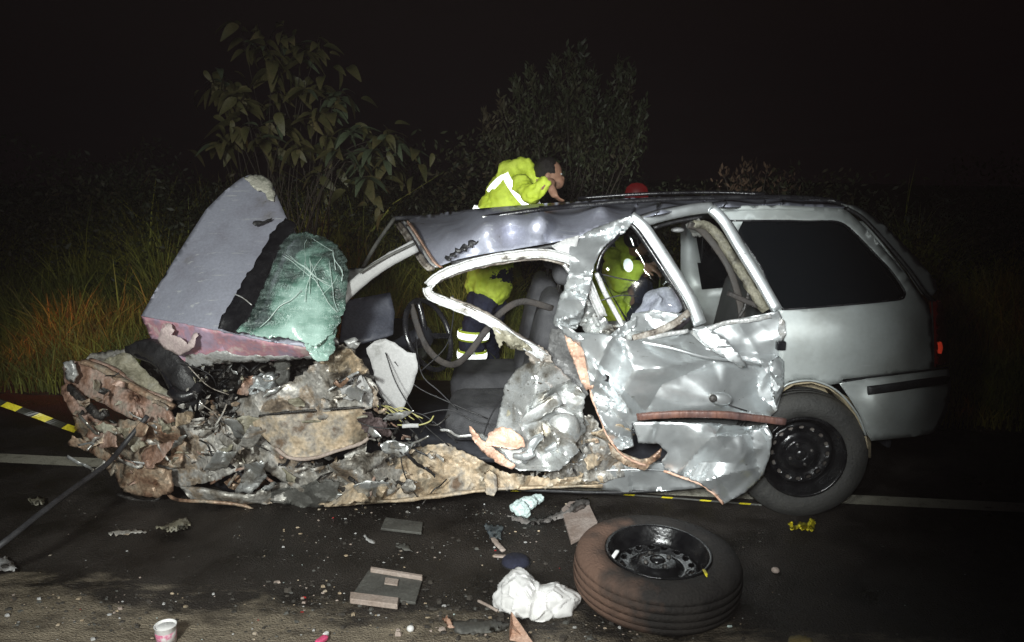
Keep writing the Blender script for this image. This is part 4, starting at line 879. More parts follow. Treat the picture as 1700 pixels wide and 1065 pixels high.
panel('headlining_scrap', [(1138,372,.2),(1160,362,.18),(1180,375,.18),(1172,392,.2),(1152,395,.22)], greytrim, car, step=5, amp=.02, c=12, jag=1)

# front door frame ring ------------------------------------------------
ringu = [(1000,525,-.03),(985,490,-.04),(968,452,-.04),(945,430,-.04),(905,420,-.05),(860,422,-.06),(810,430,-.08),(765,442,-.10),(728,458,-.12),(710,474,-.13)]
ringl = [(709,476,-.13),(716,490,-.14),(745,502,-.15),(785,517,-.16),(820,536,-.17),(852,560,-.18),(885,578,-.18),(905,592,-.17)]
bar('front_door_frame', ringu, 15, whiteframe, car, t=16, prof=channel, dent=.05, seed=1)
bar('front_door_frame', ringl, 15, whiteframe, car, t=16, prof=channel, dent=.08, seed=5)
bar('door_frame_fold', [(x - 2, y + 10, d + .02) for x, y, d in ringu[3:]], 5, brownframe, car, t=10, dent=.2, seed=2)
bar('door_frame_fold', [(x + 3, y - 7, d + .02) for x, y, d in ringl[2:]], 5, brownframe, car, t=10, dent=.2, seed=3)
bar('door_frame_fold', [(993,540,-.02),(975,500,-.03),(955,462,-.03),(935,438,-.03)], 8, silverdirty, car, t=10, dent=.1)
panel('torn_inner_skin', [(818,542,-.19),(835,548,-.20),(862,560,-.20),(880,575,-.20),(884,583,-.20),(860,580,-.21),(845,576,-.21),(836,565,-.20),(830,578,-.20),(822,560,-.19)], olive, car, step=4, amp=.018, c=12, jag=1, thick=.006)
panel('torn_inner_skin', [(868,578,-.17),(895,572,-.17),(915,590,-.16),(918,612,-.16),(905,622,-.17),(880,600,-.18)], brownframe, car, step=4, amp=.02, c=14, jag=1.5)
bar('white_pillar_strip', [(990,452,.02),(1003,483,.02),(1020,515,.02),(1038,548,.0)], 9, whiteframe, car, t=8)
panel('shredded_frame', [(965,500,-.02),(978,488,-.02),(1000,520,-.02),(1022,552,-.03),(1000,562,-.05),(975,560,-.06),(962,535,-.04)], silverdirty, car, step=4, amp=.035, c=13, fine=.6, jag=1.5)
# centre pillar, crushed
panel('centre_pillar', [(1028,364,.05),(1046,358,.04),(1052,366,.02),(1038,385,-.02),(1012,400,-.05),(996,418,-.06),(986,442,-.08),(982,470,-.09),(975,492,-.10),(968,520,-.10),(958,545,-.10),(932,548,-.10),(918,535,-.08),(926,505,-.08),(940,470,-.06),(946,440,-.05),(945,412,-.04),(958,394,.0),(990,378,.03)],
      silver, car, step=3.6, amp=.032, c=38, fine=.40, ridge=.8, jag=.6, thick=.008)
panel('pillar_cap', [(915,408,.01),(940,396,.02),(962,390,.03),(955,420,-.02),(948,428,-.03),(930,420,-.02)], lightgrey, car, step=5, amp=.01, c=16)
panel('centre_pillar_lower', [(915,545,-.06),(938,546,-.10),(950,560,-.12),(962,600,-.12),(978,640,-.12),(972,662,-.10),(945,640,-.08),(905,622,-.08),(908,590,-.06)], M('dull_grey_metal', [(.13,.13,.13), (.25,.25,.25)], 9, .5, .3, .3), car, step=5, amp=.02, c=22, fine=.5, jag=1)
panel('primer_flap', [(936,556,-.13),(946,560,-.15),(966,575,-.17),(982,592,-.19),(985,620,-.20),(984,645,-.19),(974,648,-.18),(962,628,-.17),(955,605,-.15),(944,580,-.14)], copper, car, step=4, amp=.02, c=18, fine=.4, jag=1, thick=.005)
panel('flap_outer', [(932,540,-.13),(950,546,-.16),(975,566,-.19),(988,586,-.22),(986,596,-.21),(968,578,-.18),(946,560,-.15),(934,552,-.13)], silver, car, step=4, amp=.01, c=14)
bar('torn_edge', [(978,640,-.17),(985,665,-.18),(997,695,-.19),(1010,725,-.20),(1030,752,-.20),(1052,765,-.19),(1072,772,-.18)], 4, copper, car, dent=.25, seed=8)
panel('torn_edge_shadow', [(1010,735,-.16),(1035,752,-.17),(1060,762,-.17),(1078,760,-.17),(1098,744,-.16),(1096,758,-.16),(1070,779,-.15),(1040,772,-.15),(1015,755,-.15)], rust, car, step=5, amp=.01, c=12, thick=.01)
# crumpled front door remnant
panel('front_door', [(838,640,-.02),(858,612,-.04),(885,598,-.08),(920,604,-.12),(948,628,-.14),(972,655,-.16),(968,690,-.18),(974,715,-.20),(955,735,-.22),(962,748,-.22),(940,770,-.24),(928,781,-.24),(900,782,-.25),(860,780,-.27),(830,768,-.28),(805,750,-.28),(786,728,-.26),(780,708,-.22),(792,716,-.20),(815,728,-.18),(826,700,-.12),(832,670,-.06)],
      silverdirty, car, step=3.6, amp=.066, c=62, fine=.35, ridge=.9, jag=.8, thick=.005)
panel('door_primer_patch', [(812,718,-.275),(832,708,-.27),(850,712,-.27),(868,726,-.285),(872,742,-.30),(850,746,-.30),(825,742,-.30),(805,740,-.30)], copper, car, step=4, amp=.014, c=18, jag=1)
panel('door_primer_edge', [(779,706,-.25),(786,712,-.27),(800,730,-.29),(830,752,-.30),(856,772,-.30),(850,779,-.295),(825,768,-.30),(800,748,-.29),(784,728,-.27)], copper, car, step=4, amp=.008, c=14, jag=.8, thick=.006)
for k, pts in enumerate([[(848,700,-.12),(862,665,-.13),(882,632,-.13)], [(868,702,-.15),(884,672,-.16),(905,640,-.16)]]):
    bar('door_beam', pts, 26, [olive, silverdirty][k], car, t=22, dent=.05, seed=k)
bar('door_beam', [(865,700,-.19),(890,684,-.20),(930,660,-.20)], 22, silverdirty, car, t=14, dent=.1, seed=4)
for pts in ([(870,768,-.30),(885,735,-.30),(900,722,-.28)], [(852,756,-.31),(872,757,-.32),(886,752,-.32)], [(905,748,-.27),(925,738,-.27),(948,722,-.24)]):
    bar('door_fold', pts, 15, silver, car, t=14, dent=.06, taper=[.5, 1, .6])
V, Fc = blob(P(935, 715, -.20), (.085, .04, .075), 16, 12, warp=.03, seed=6); mk('speaker_bulge', V, Fc, silverdirty, car)
panel('inner_sill_mess', [(960,690,-.04),(985,690,-.05),(1005,725,-.06),(1035,765,-.06),(1040,790,-.05),(1000,800,-.05),(930,795,-.06),(900,790,-.06),(935,765,-.06),(955,735,-.05)], mudgrey, car, step=5, amp=.035, c=20, fine=.7, jag=1.5)
# rear door ------------------------------------------------
panel('rear_door', [(955,552,-.10),(990,552,-.12),(1030,558,-.13),(1045,566,-.12),(1075,560,-.08),(1120,551,-.05),(1150,548,-.03),(1175,540,-.02),(1230,528,-.01),(1293,516,.0),(1300,530,.0),(1302,565,-.005),(1300,610,-.005),(1298,650,-.01),(1290,680,-.04),(1276,694,-.10),(1200,692,-.16),(1120,692,-.18),(1062,694,-.18),(1048,712,-.18),(1052,740,-.18),(1030,748,-.19),(1012,728,-.19),(998,698,-.18),(984,660,-.17),(978,630,-.16),(970,585,-.14)],
      silver, car, step=4, amp=.058, c=78, fine=.30, ridge=.8, crisp=22, thick=.005, ctrl=[(1100,610,-.20),(1150,650,-.18),(1030,620,-.16),(1240,560,.03),(1270,590,.0),(1265,640,-.03),(1200,600,-.14),(1080,660,-.20),(1230,650,-.10),(1020,680,-.20)])
panel('rear_door_lower', [(1050,700,-.18),(1100,700,-.20),(1180,702,-.20),(1245,708,-.18),(1272,704,-.14),(1282,722,-.13),(1278,756,-.13),(1266,790,-.15),(1240,815,-.19),(1202,836,-.24),(1188,820,-.24),(1160,800,-.23),(1130,790,-.22),(1104,780,-.20),(1098,766,-.19),(1108,750,-.19),(1090,735,-.19),(1060,735,-.18)],
      silver, car, step=3.8, amp=.055, c=62, fine=.30, ridge=.9, jag=.5, crisp=22, thick=.005, seed=91, ctrl=[(1180,740,-.26),(1230,760,-.24),(1120,740,-.18)])
bar('lower_door_torn_edge', [(1102,781,-.22),(1132,792,-.24),(1162,803,-.25),(1188,822,-.26),(1200,836,-.26)], 4, copper, car, dent=.25, seed=10)
bar('door_crease', [(1058,566,-.13),(1110,576,-.16),(1170,592,-.16),(1225,598,-.12),(1262,606,-.07)], 5, silver, car, t=7)
bar('door_crease', [(1150,548,-.06),(1175,570,-.11),(1210,590,-.13),(1235,606,-.13)], 12, silverdirty, car, t=6, dent=.04)
panel('door_stay', [(1148,545,-.09),(1168,540,-.10),(1205,562,-.14),(1228,590,-.15),(1240,608,-.14),(1222,604,-.15),(1190,586,-.15),(1160,562,-.12)], silver, car, step=5, amp=.006, c=30, thick=.006)
V, Fc = rbox(P(1296, 573, -.02), (.042, .03, .042), .006); mk('door_latch', V, Fc, blackgloss, car)
panel('door_edge_flare', [(1294,526,-.02),(1303,532,-.03),(1305,556,-.03),(1298,566,-.02),(1292,550,-.02)], whiteframe, car, step=4, amp=.006, c=12)
panel('door_jamb', [(1278,600,-.04),(1292,590,-.02),(1302,600,-.02),(1301,645,-.02),(1288,672,-.04),(1280,650,-.05)], silver, car, step=5, amp=.02, c=18)
panel('handle_recess', [(988,622,-.20),(1000,619,-.205),(1012,624,-.205),(1010,634,-.20),(1000,631,-.20),(989,634,-.20)], black, car, step=3, amp=.004, c=8)
V, Fc = blob(P(1196, 662, -.20), (.055, .02, .030), 16, 10, rot=(0, .25, 0), warp=.008, seed=1); dh = mk('door_handle', V, Fc, silver, car)
V, Fc = lathe([(0, .012), (.014, .012), (.018, 0)], P(1184, 661, -.225), (0, -1, 0), 16); mk('door_lock', V, Fc, darkmetal, dh)
bar('door_crack', [(1210,672,-.19),(1224,677,-.19),(1240,682,-.18)], 2.5, black, car)
for k in range(2):
    bar('black_clip', [(1050,706 + k * 10,-.22),(1068,703 + k * 10,-.23),(1086,706 + k * 10,-.22)], 8, blackgloss, car, t=8)
bar('side_moulding', [(1058,692,-.24),(1090,689,-.26),(1140,687,-.27),(1200,688,-.27),(1250,693,-.26),(1304,700,-.25)], 12, stickm, car, t=7, dent=.03, seed=3)
# rear door window frame
bar('rear_door_frame', [(1062,369,.10),(1100,358,.14),(1145,348,.17),(1180,344,.20)], 19, silver, car, t=16, dent=.02)
bar('rear_door_frame', [(1180,345,.19),(1202,368,.17),(1230,414,.11),(1262,466,.06),(1290,515,.01)], 19, silver, car, t=14, dent=.02)
bar('rear_door_frame', [(1046,360,.06),(1066,376,.05),(1092,412,.02),(1120,455,-.02),(1146,498,-.04),(1162,538,-.05)], 22, silver, car, t=16, dent=.015)
bar('inner_door_frame', [(1150,372,.18),(1180,378,.19),(1206,412,.16),(1238,464,.10),(1272,516,.05)], 16, M('grimy_inner_frame', [(.05,.045,.035), (.16,.15,.11), (.28,.26,.2)], 12, .6, .2, .4), car, t=14, dent=.12, seed=4)
bar('inner_door_frame', [(1085,378,.14),(1120,368,.17),(1165,360,.19)], 6, black, car, t=6)
bar('window_frame_seal', [(1036,368,.04),(1054,378,.04),(1078,412,.01),(1104,452,-.02),(1130,492,-.04),(1142,522,-.05)], 9, blackgloss, car, t=9)
bar('window_frame_seal', [(1042,372,.04),(1022,396,.0),(1000,420,-.02),(990,450,-.03)], 5, blackgloss, car, t=6)
bar('window_frame_seal', [(1144,518,-.06),(1120,536,-.08),(1085,552,-.10),(1050,562,-.12)], 12, brownframe, car, t=8, dent=.06)
panel('rear_door_glass', [(1040,372,.06),(1062,396,.05),(1095,445,.0),(1130,505,-.02),(1136,518,-.03),(1080,530,-.03),(1040,535,-.03),(1010,480,.0),(992,450,.0),(1002,415,.02)], clearglass, car, step=20, thick=.004)
panel('belt_line_trim', [(1050,520,-.05),(1085,514,-.06),(1130,520,-.06),(1140,530,-.07),(1100,545,-.09),(1065,550,-.1),(1040,548,-.1)], silver, car, step=5, amp=.012, c=22)
panel('belt_line_fold', [(1005,562,-.12),(1030,542,-.12),(1048,530,-.10),(1058,524,-.09),(1055,540,-.12),(1040,556,-.14),(1030,566,-.14)], silver, car, step=4, amp=.015, c=16)
bar('bright_sill_trim', [(1060,566,-.12),(1100,556,-.10),(1142,549,-.08)], 7, whiteframe, car, t=5, dent=.08)
bar('bright_sill_trim', [(1175,546,-.03),(1205,536,-.02),(1250,530,-.02),(1280,524,-.01)], 8, whiteframe, car, t=5, dent=.1)
# wiring
rw_ = random.Random(9); k = 0
for pts in ([(640,585,-.02),(660,640,-.08),(700,700,-.08),(745,740,-.06)], [(690,560,.1),(700,620,.0),(730,650,-.02),(760,680,-.02)], [(752,490,-.12),(752,530,-.10),(740,575,-.06),(700,615,-.04)],
            [(620,640,-.05),(660,690,-.1),(690,720,-.1)], [(664,735,-.11),(668,775,-.12),(680,805,-.11),(694,826,-.10)], [(840,650,-.05),(815,690,-.03),(800,730,-.02)], [(640,690,-.1),(690,685,-.06),(720,700,-.06),(760,735,-.05)],
            [(655,600,.0),(690,640,.02),(740,665,.0),(810,695,.0)], [(690,690,.0),(745,680,.0),(790,700,.0),(830,705,-.02)], [(560,680,-.13),(610,706,-.14),(660,712,-.12)], [(1000,455,-.03),(1030,462,-.03),(1065,468,-.02)], [(992,500,-.03),(1030,490,-.03),(1060,492,-.02)]):
    bar('wire', pts, 2.2, black, car, sides=6); k += 1
for j in range(7):
    x = 620 + j * 7; bar('wire', [(x, 668 + j * 2, -.08), (x + 18, 682 + rw_.uniform(-5, 5), -.10), (x + 40, 694 + rw_.uniform(-6, 8), -.10)], 1.8, wirey, car, sides=5)
bar('wire', [(660,705,-.12),(690,706,-.13),(712,700,-.12),(720,690,-.10)], 2.6, wirey, car, sides=6)
bar('connector', [(668,707,-.13),(682,706,-.13),(695,706,-.13)], 7, lightgrey, car, t=6)
for pts in ([(300,604,.0),(330,612,-.02),(352,625,-.02),(360,645,.0)], [(310,560 + 45,.0),(345,640,-.03),(380,655,-.05)], [(350,690,-.12),(380,706,-.12),(420,735,-.12),(445,748,-.1)], [(330,668,-.1),(360,690,-.11),(372,722,-.11)]):
    bar('wire', pts, 2.0, [black, brownframe][len(pts) % 2], car, sides=6)

# ------------------------------------------------------------------ people behind the car
def bodymesh(name, chains, mat, parent, voxel=.018, wr=.0, sm=6, extra=()):
    A = Acc()
    for ch in chains:
        pts = [c_[0] for c_ in ch]; rs = [c_[1] for c_ in ch]; q = spline(pts, 5); m = len(q); rr = np.interp(np.linspace(0, 1, m), np.linspace(0, 1, len(rs)), rs)
        for i in range(m): 
            V, Fc = blob(q[i], (rr[i],) * 3, 12, 8); A.add(V, Fc)
    for (c_, r, rot) in extra: V, Fc = blob(c_, r, 16, 12, rot=rot); A.add(V, Fc)
    o = A.mk(name, mat, parent)
    rm = o.modifiers.new('one_skin', 'REMESH'); rm.mode = 'VOXEL'; rm.voxel_size = voxel; rm.use_smooth_shade = True
    s = o.modifiers.new('relax', 'SMOOTH'); s.factor = .5; s.iterations = sm
    if wr:
        tx = bpy.data.textures.new(name + '_wrinkle', 'CLOUDS'); tx.noise_scale = .065; tx.noise_depth = 3
        d = o.modifiers.new('cloth_folds', 'DISPLACE'); d.texture = tx; d.strength = wr; d.mid_level = .5; d.texture_coords = 'LOCAL'
    return o
def ring(c_, axis, r, wdt, mat, parent, name='reflective_band', sq=(1, 1)):
    V, Fc = lathe([(r - .006, -wdt / 2), (r, -wdt / 2), (r + .003, 0), (r, wdt / 2), (r - .006, wdt / 2)], (0, 0, 0), axis, 28)
    return mk(name, V + np.array(c_), Fc, mat, parent)
def hand(root, wrist, dirv, palmn, mat, s=1.0):
    d = Vector(dirv).normalized(); n = Vector(palmn).normalized(); sd = d.cross(n).normalized(); A = []
    wv = Vector(wrist); pc = wv + d * .05
    ch = [[(np.array(wv), .024), (np.array(wv + d * .04), .030), (np.array(wv + d * .075), .028)]]
    for k, (o_, L) in enumerate(((-.03, .065), (-.010, .078), (.010, .073), (.028, .058))):
        b = wv + d * .085 + sd * o_; ch.append([(np.array(b), .0095), (np.array(b + d * L * .5 + n * .012), .0088), (np.array(b + d * L * .85 + n * .035), .0078)])
    b = wv + d * .03 - sd * .03; ch.append([(np.array(b), .013), (np.array(b - sd * .025 + d * .025 + n * .01), .011), (np.array(b - sd * .03 + d * .055 + n * .02), .009)])
    return ch
def person1():
    feet = P(790, 640, 2.05); feet[2] = 0
    r = thing('person', 'bareheaded person in lime hi-vis jacket and navy trousers leaning over behind the roof', 'person', feet)
    Q = lambda x, y, D: P(x, y, D)
    hd = Q(912, 291, 1.98); chest = Q(853, 318, 2.03)
    pel = Q(815, 452, 2.05)
    kn, kf = Q(786, 555, 1.95), Q(812, 560, 2.25); an_, af = Q(782, 640, 1.95), Q(812, 638, 2.28)
    an_[2] = .09; af[2] = .09
    armn = [(Q(866, 306, 1.86), .070), (Q(882, 322, 1.74), .058), (Q(905, 304, 1.72), .046), (Q(916, 302, 1.76), .036)]
    armf = [(Q(850, 283, 2.2), .068), (Q(874, 276, 2.12), .056), (Q(896, 300, 1.95), .042)]
    ch = [[(pel, .13), ((pel + chest) / 2, .12), (chest, .13), (Q(884, 300, 2.0), .065), (hd, .07)],
          [(pel, .11), (kn, .07), (an_, .045)], [(pel, .11), (kf, .07), (af, .045)], [(a, b * .75) for a, b in armn], [(a, b * .75) for a, b in armf]]
    dv = Q(926, 330, 1.78) - Q(914, 306, 1.74)
    ch += hand(r, Q(912, 306, 1.74), dv, (.6, .3, .2), skin)
    ex = [(hd, (.088, .075, .108), (0, .35, 0)), (hd + np.array((.055, -.01, -.045)), (.050, .045, .05), (0, .5, 0)), (hd + np.array((.094, -.01, -.022)), (.015, .012, .018), (0, .6, 0)),
          (hd + np.array((-.02, -.078, -.005)), (.018, .012, .030), (0, .3, 0)), (hd + np.array((.078, -.032, .012)), (.012, .013, .010), (0, 0, 0)), (hd + np.array((.085, -.012, -.058)), (.016, .022, .008), (0, .4, 0))]
    bodymesh('body', ch, skin, r, voxel=.009, sm=3, extra=ex)
    V, Fc = blob(hd + np.array((-.022, .0, .028)), (.090, .080, .100), 20, 14, rot=(0, .1, 0), warp=.012, seed=3, wf=30); mk('hair', V, Fc, hairm, r)
    V, Fc = blob(hd + np.array((.080, -.036, .010)), (.008, .009, .007), 10, 8); mk('eye', V, Fc, M('eye_white', [(.5,.5,.5),(.6,.6,.6)], 5, .3), r)
    jk = [[(Q(812, 470, 2.05), .175), (Q(816, 420, 2.05), .165), (Q(826, 365, 2.04), .17), (chest, .175), (Q(868, 306, 2.02), .13), (Q(880, 303, 2.0), .085)],
          [(chest, .13)] + armn[:3], [(chest + np.array((0, .1, .05)), .12)] + armf, [(Q(846, 290, 1.98), .10), (Q(866, 278, 1.98), .062), (Q(876, 275, 1.98), .05)]]
    bodymesh('jacket', jk, lime, r, voxel=.011, wr=.055, sm=5)
    tr = [[(pel, .17), (pel + np.array((0, 0, -.08)), .16)], [(pel, .14), (kn, .095), (an_ + np.array((0, 0, .03)), .075)], [(pel, .14), (kf, .095), (af + np.array((0, 0, .03)), .075)]]
    bodymesh('trousers', tr, navy, r, voxel=.013, wr=.05)
    for a in (an_, af):
        V, Fc = rbox(a + np.array((.05, 0, -.05)), (.28, .10, .09), .035, 6); mk('boot', V, Fc, black, r)
    for t in (.0, .56):
        c_ = kn * (1 - t) + (an_ + np.array((0, 0, .12))) * t; ax = an_ - kn
        ring(c_, ax, .112 - .012 * t, .075, lime, r, 'lime_leg_band'); ring(c_, ax, .115 - .012 * t, .045, retrom, r)
    c_ = Q(872, 312, 1.95); ax = Q(880, 306, 1.95) - Q(850, 330, 1.98)
    ring(Q(866, 314, 1.99), ax, .186, .05, retrom, r)
    ring(Q(828, 360, 2.04), Q(835, 340, 2.04) - Q(822, 380, 2.04), .192, .05, retrom, r)
    V, Fc = sweepW([Q(812, 318, 1.95), Q(822, 305, 1.9), Q(836, 294, 1.9), Q(852, 288, 1.93)], .022, .008, n=4); mk('shoulder_band', V, Fc, retrom, r)
    tx = bpy.data.curves.new('trouser_print', 'FONT'); tx.body = '74'; tx.size = .075; tx.extrude = .001
    to = bpy.data.objects.new('trouser_print', tx); C.objects.link(to); dg = bpy.context.evaluated_depsgraph_get(); tm = bpy.data.meshes.new_from_object(to.evaluated_get(dg)); bpy.data.objects.remove(to)
    o = bpy.data.objects.new('trouser_print', tm); C.objects.link(o); o.parent = r; p = (kn + an_) / 2 + np.array((-.035, -.105, .035)); o.location = tuple(p - feet)
    o.rotation_euler = (math.pi / 2, -.25, 0); tm.materials.clear(); tm.materials.append(M('print_grey', [(.45,.47,.5),(.55,.57,.6)], 30, .6))
person1()
def person2():
    feet = P(1040, 640, 2.1); feet[2] = 0
    r = thing('person', 'person in lime hi-vis jacket crouching beyond the rear door window opening', 'person', feet)
    Q = P; hd = Q(1062, 402, 1.9); ch_ = Q(1018, 425, 2.0); pel = Q(1030, 525, 2.15)
    kn, kf = Q(1072, 545, 1.95), Q(1085, 548, 2.3); an_, af = Q(1052, 640, 2.0), Q(1066, 640, 2.35); an_[2] = .09; af[2] = .09
    armn = [(Q(1010, 428, 1.84), .072), (Q(1030, 470, 1.76), .060), (Q(1056, 442, 1.74), .056), (Q(1066, 440, 1.74), .04)]
    armf = [(Q(1025, 420, 2.2), .068), (Q(1060, 455, 2.2), .055), (Q(1085, 440, 2.1), .042)]
    ch = [[(pel, .13), ((pel + ch_) / 2, .12), (ch_, .12), (Q(1042, 412, 1.95), .06), (hd, .07)], [(pel, .11), (kn, .07), (an_, .045)], [(pel, .11), (kf, .07), (af, .045)],
          [(a, b * .7) for a, b in armn], [(a, b * .7) for a, b in armf]]
    ch += hand(r, Q(1064, 440, 1.74), Q(1085, 446, 1.74) - Q(1064, 440, 1.74), (0, .2, -.6), skin)
    bodymesh('body', ch, skin, r, voxel=.010, sm=3, extra=[(hd, (.085, .075, .105), (0, .5, 0)), (hd + np.array((.09, 0, -.03)), (.02, .014, .018), (0, .6, 0)), (hd + np.array((0, -.075, 0)), (.016, .012, .028), (0, .3, 0))])
    V, Fc = blob(hd + np.array((-.015, 0, .03)), (.098, .088, .095), 20, 14, rot=(0, .3, 0)); cp_ = mk('cap', V, Fc, navy, r)
    V, Fc = blob(hd + np.array((.09, 0, .015)), (.06, .07, .010), 16, 8, rot=(0, .4, 0)); mk('cap_peak', V, Fc, navy, cp_)
    bodymesh('jacket', [[(Q(1016, 520, 2.08), .165), (Q(1010, 470, 2.05), .165), (ch_, .16), (Q(1036, 414, 1.97), .09)], [(ch_, .12)] + armn[:3], [(ch_, .12)] + armf[:2]], lime, r, voxel=.011, wr=.055, sm=5)
    bodymesh('trousers', [[(pel, .17), (Q(1060, 490, 2.25), .13)], [(pel, .14), (kn, .10), (an_ + np.array((0, 0, .03)), .075)], [(pel, .14), (kf, .10), (af + np.array((0, 0, .03)), .075)], [(Q(1050, 465, 2.2), .10), (Q(1062, 510, 2.2), .13)]], navy, r, voxel=.013, wr=.05)
    for a in (an_, af):
        V, Fc = rbox(a + np.array((.05, 0, -.05)), (.28, .10, .09), .035, 6); mk('boot', V, Fc, black, r)
    for (x, y, D) in ((1021, 437, 1.79), (1043, 440, 1.68)):
        V, Fc = blob(Q(x, y, D), (.032, .012, .046), 14, 10, rot=(0, -.2, 0)); mk('reflective_patch', V, Fc, retrom, r)
person2()

# distant lit lamp behind the roof
lp = P(1057, 316, 3.6)
V, Fc = lathe([(0, .07), (.05, .062), (.09, .03), (.105, -.02), (.105, -.06), (0, -.06)], lp, (0, 0, 1), 20)
lr = thing('warning_lamp', 'blurred glowing red lamp on a low post behind the car roof', 'lamp', (lp[0], lp[1], .15)); mk('lamp_lens', V, Fc, beacon, lr)
V, Fc = sweepW([(lp[0], lp[1], .12), (lp[0], lp[1], lp[2] - .05)], .03, sides=8, n=2, ref=(0, 1, 0)); mk('lamp_post', V, Fc, greytrim, lr)

# ------------------------------------------------------------------ things on the road
# loose wheel
lwc = G(1090, 948, .10)
lw = thing('loose_wheel', 'loose muddy car wheel lying flat on the road in front of the wreck', 'wheel', (lwc[0], lwc[1], 0))
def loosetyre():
    m = M('muddy_sidelit_tyre', [(.014,.013,.013), (.030,.027,.025)], 9, .8, 0, .35, 90, spec=.25)
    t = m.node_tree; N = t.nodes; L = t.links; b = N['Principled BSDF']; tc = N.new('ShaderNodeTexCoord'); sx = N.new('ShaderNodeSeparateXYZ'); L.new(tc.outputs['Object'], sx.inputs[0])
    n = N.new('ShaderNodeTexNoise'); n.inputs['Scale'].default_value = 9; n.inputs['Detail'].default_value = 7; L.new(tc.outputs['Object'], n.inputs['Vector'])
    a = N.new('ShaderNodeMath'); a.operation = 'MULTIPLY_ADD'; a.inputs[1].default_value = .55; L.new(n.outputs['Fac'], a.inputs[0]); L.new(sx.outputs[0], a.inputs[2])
    r = N.new('ShaderNodeMapRange'); r.inputs[1].default_value = .20; r.inputs[2].default_value = .02; r.inputs[3].default_value = .0; r.inputs[4].default_value = 1; L.new(a.outputs[0], r.inputs[0])  # mud fades to the right; lit left and dark right side painted in
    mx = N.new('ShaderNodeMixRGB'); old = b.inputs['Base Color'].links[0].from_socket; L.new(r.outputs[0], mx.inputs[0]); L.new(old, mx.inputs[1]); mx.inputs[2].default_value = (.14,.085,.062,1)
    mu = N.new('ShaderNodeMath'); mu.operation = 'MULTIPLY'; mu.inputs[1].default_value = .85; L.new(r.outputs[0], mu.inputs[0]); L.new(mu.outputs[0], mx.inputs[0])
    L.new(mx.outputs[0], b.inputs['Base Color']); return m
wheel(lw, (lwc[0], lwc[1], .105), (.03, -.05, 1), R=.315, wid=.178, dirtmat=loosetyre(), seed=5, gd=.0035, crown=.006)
V, Fc = rbox(G(1021, 920, .19), (.016, .055, .010), .004, rot=(.1, 0, -.5)); mk('balance_sticker', V, Fc, paperw, lw)
bar2 = lambda name, pts, w_, mat, parent=None, t=None, **k: mk(name, *sweepW(pts, w_, t, **k), mat, parent)
lf_ = bar2('leaf_scrap', [G(1168, 945, .18), G(1172, 952, .19), G(1174, 958, .18)], .006, yellow, None, .002, ref=(0, 0, 1)); tag(lf_, 'tiny yellow leaf scrap lying inside the loose wheel', 'leaf')

def crumpled(name, pxpoly, z0, mat, label, cat, hgt=.06, c=22, step=5, amp=.03, seed=1, jag=1.5, thick=.0025, ctr=None):
    """sheet lying on the road: outline on the ground, height from folds"""
    rng = np.random.default_rng(seed); xy, f = mesh2d(pxpoly, [], step, rng, jag)
    V = np.array([G(p[0], p[1], 0) for p in xy]); h = crumple(xy, c, rng) + .5 * crumple(xy, c * .4, rng)
    o = np.array(pxpoly, float); d = np.sqrt(((xy[:, None] - resample(o, 6)[None]) ** 2).sum(2)).min(1); e = np.clip(d / max(d.max(), 1e-6), 0, 1)
    z = z0 + np.clip(amp * h * (.3 + e), -z0 * .5, 1) + hgt * e ** .7
    # keep the seen outline: slide along the view ray
    V = np.array([G(p[0], p[1], zz) for p, zz in zip(xy, z)])
    n = np.cross(V[f[:, 1]] - V[f[:, 0]], V[f[:, 2]] - V[f[:, 0]]); flip = n[:, 2] < 0; f = f.copy(); f[flip] = f[flip][:, ::-1]
    o_ = mk(name, V, f, mat, None, solid=thick); tag(o_, label, cat); return o_
def softlump(name, spots, mat, label, cat, voxel, wr, ns, smi=6):
    pts = [(G(x, y, r * .75 + up), r) for x, y, r, up in spots]; A = Acc()
    for c_, r in pts: V, Fc = blob(c_, (r * 1.1, r, r * .85), 16, 11, warp=r * .15, seed=c_[0] * 9, wf=14); A.add(V, Fc)
    o = A.mk(name, mat); rm = o.modifiers.new('skin', 'REMESH'); rm.mode = 'VOXEL'; rm.voxel_size = voxel; rm.use_smooth_shade = True
    sm_ = o.modifiers.new('relax', 'SMOOTH'); sm_.factor = .6; sm_.iterations = smi
    for k, (st_, nz) in enumerate(((wr, ns), (wr * .4, ns * .35))):
        tx = bpy.data.textures.new(name + '_folds', 'CLOUDS'); tx.noise_scale = nz
        d = o.modifiers.new('folds', 'DISPLACE'); d.texture = tx; d.strength = st_; d.mid_level = .5; d.texture_coords = 'LOCAL'
    tag(o, label, cat); return o
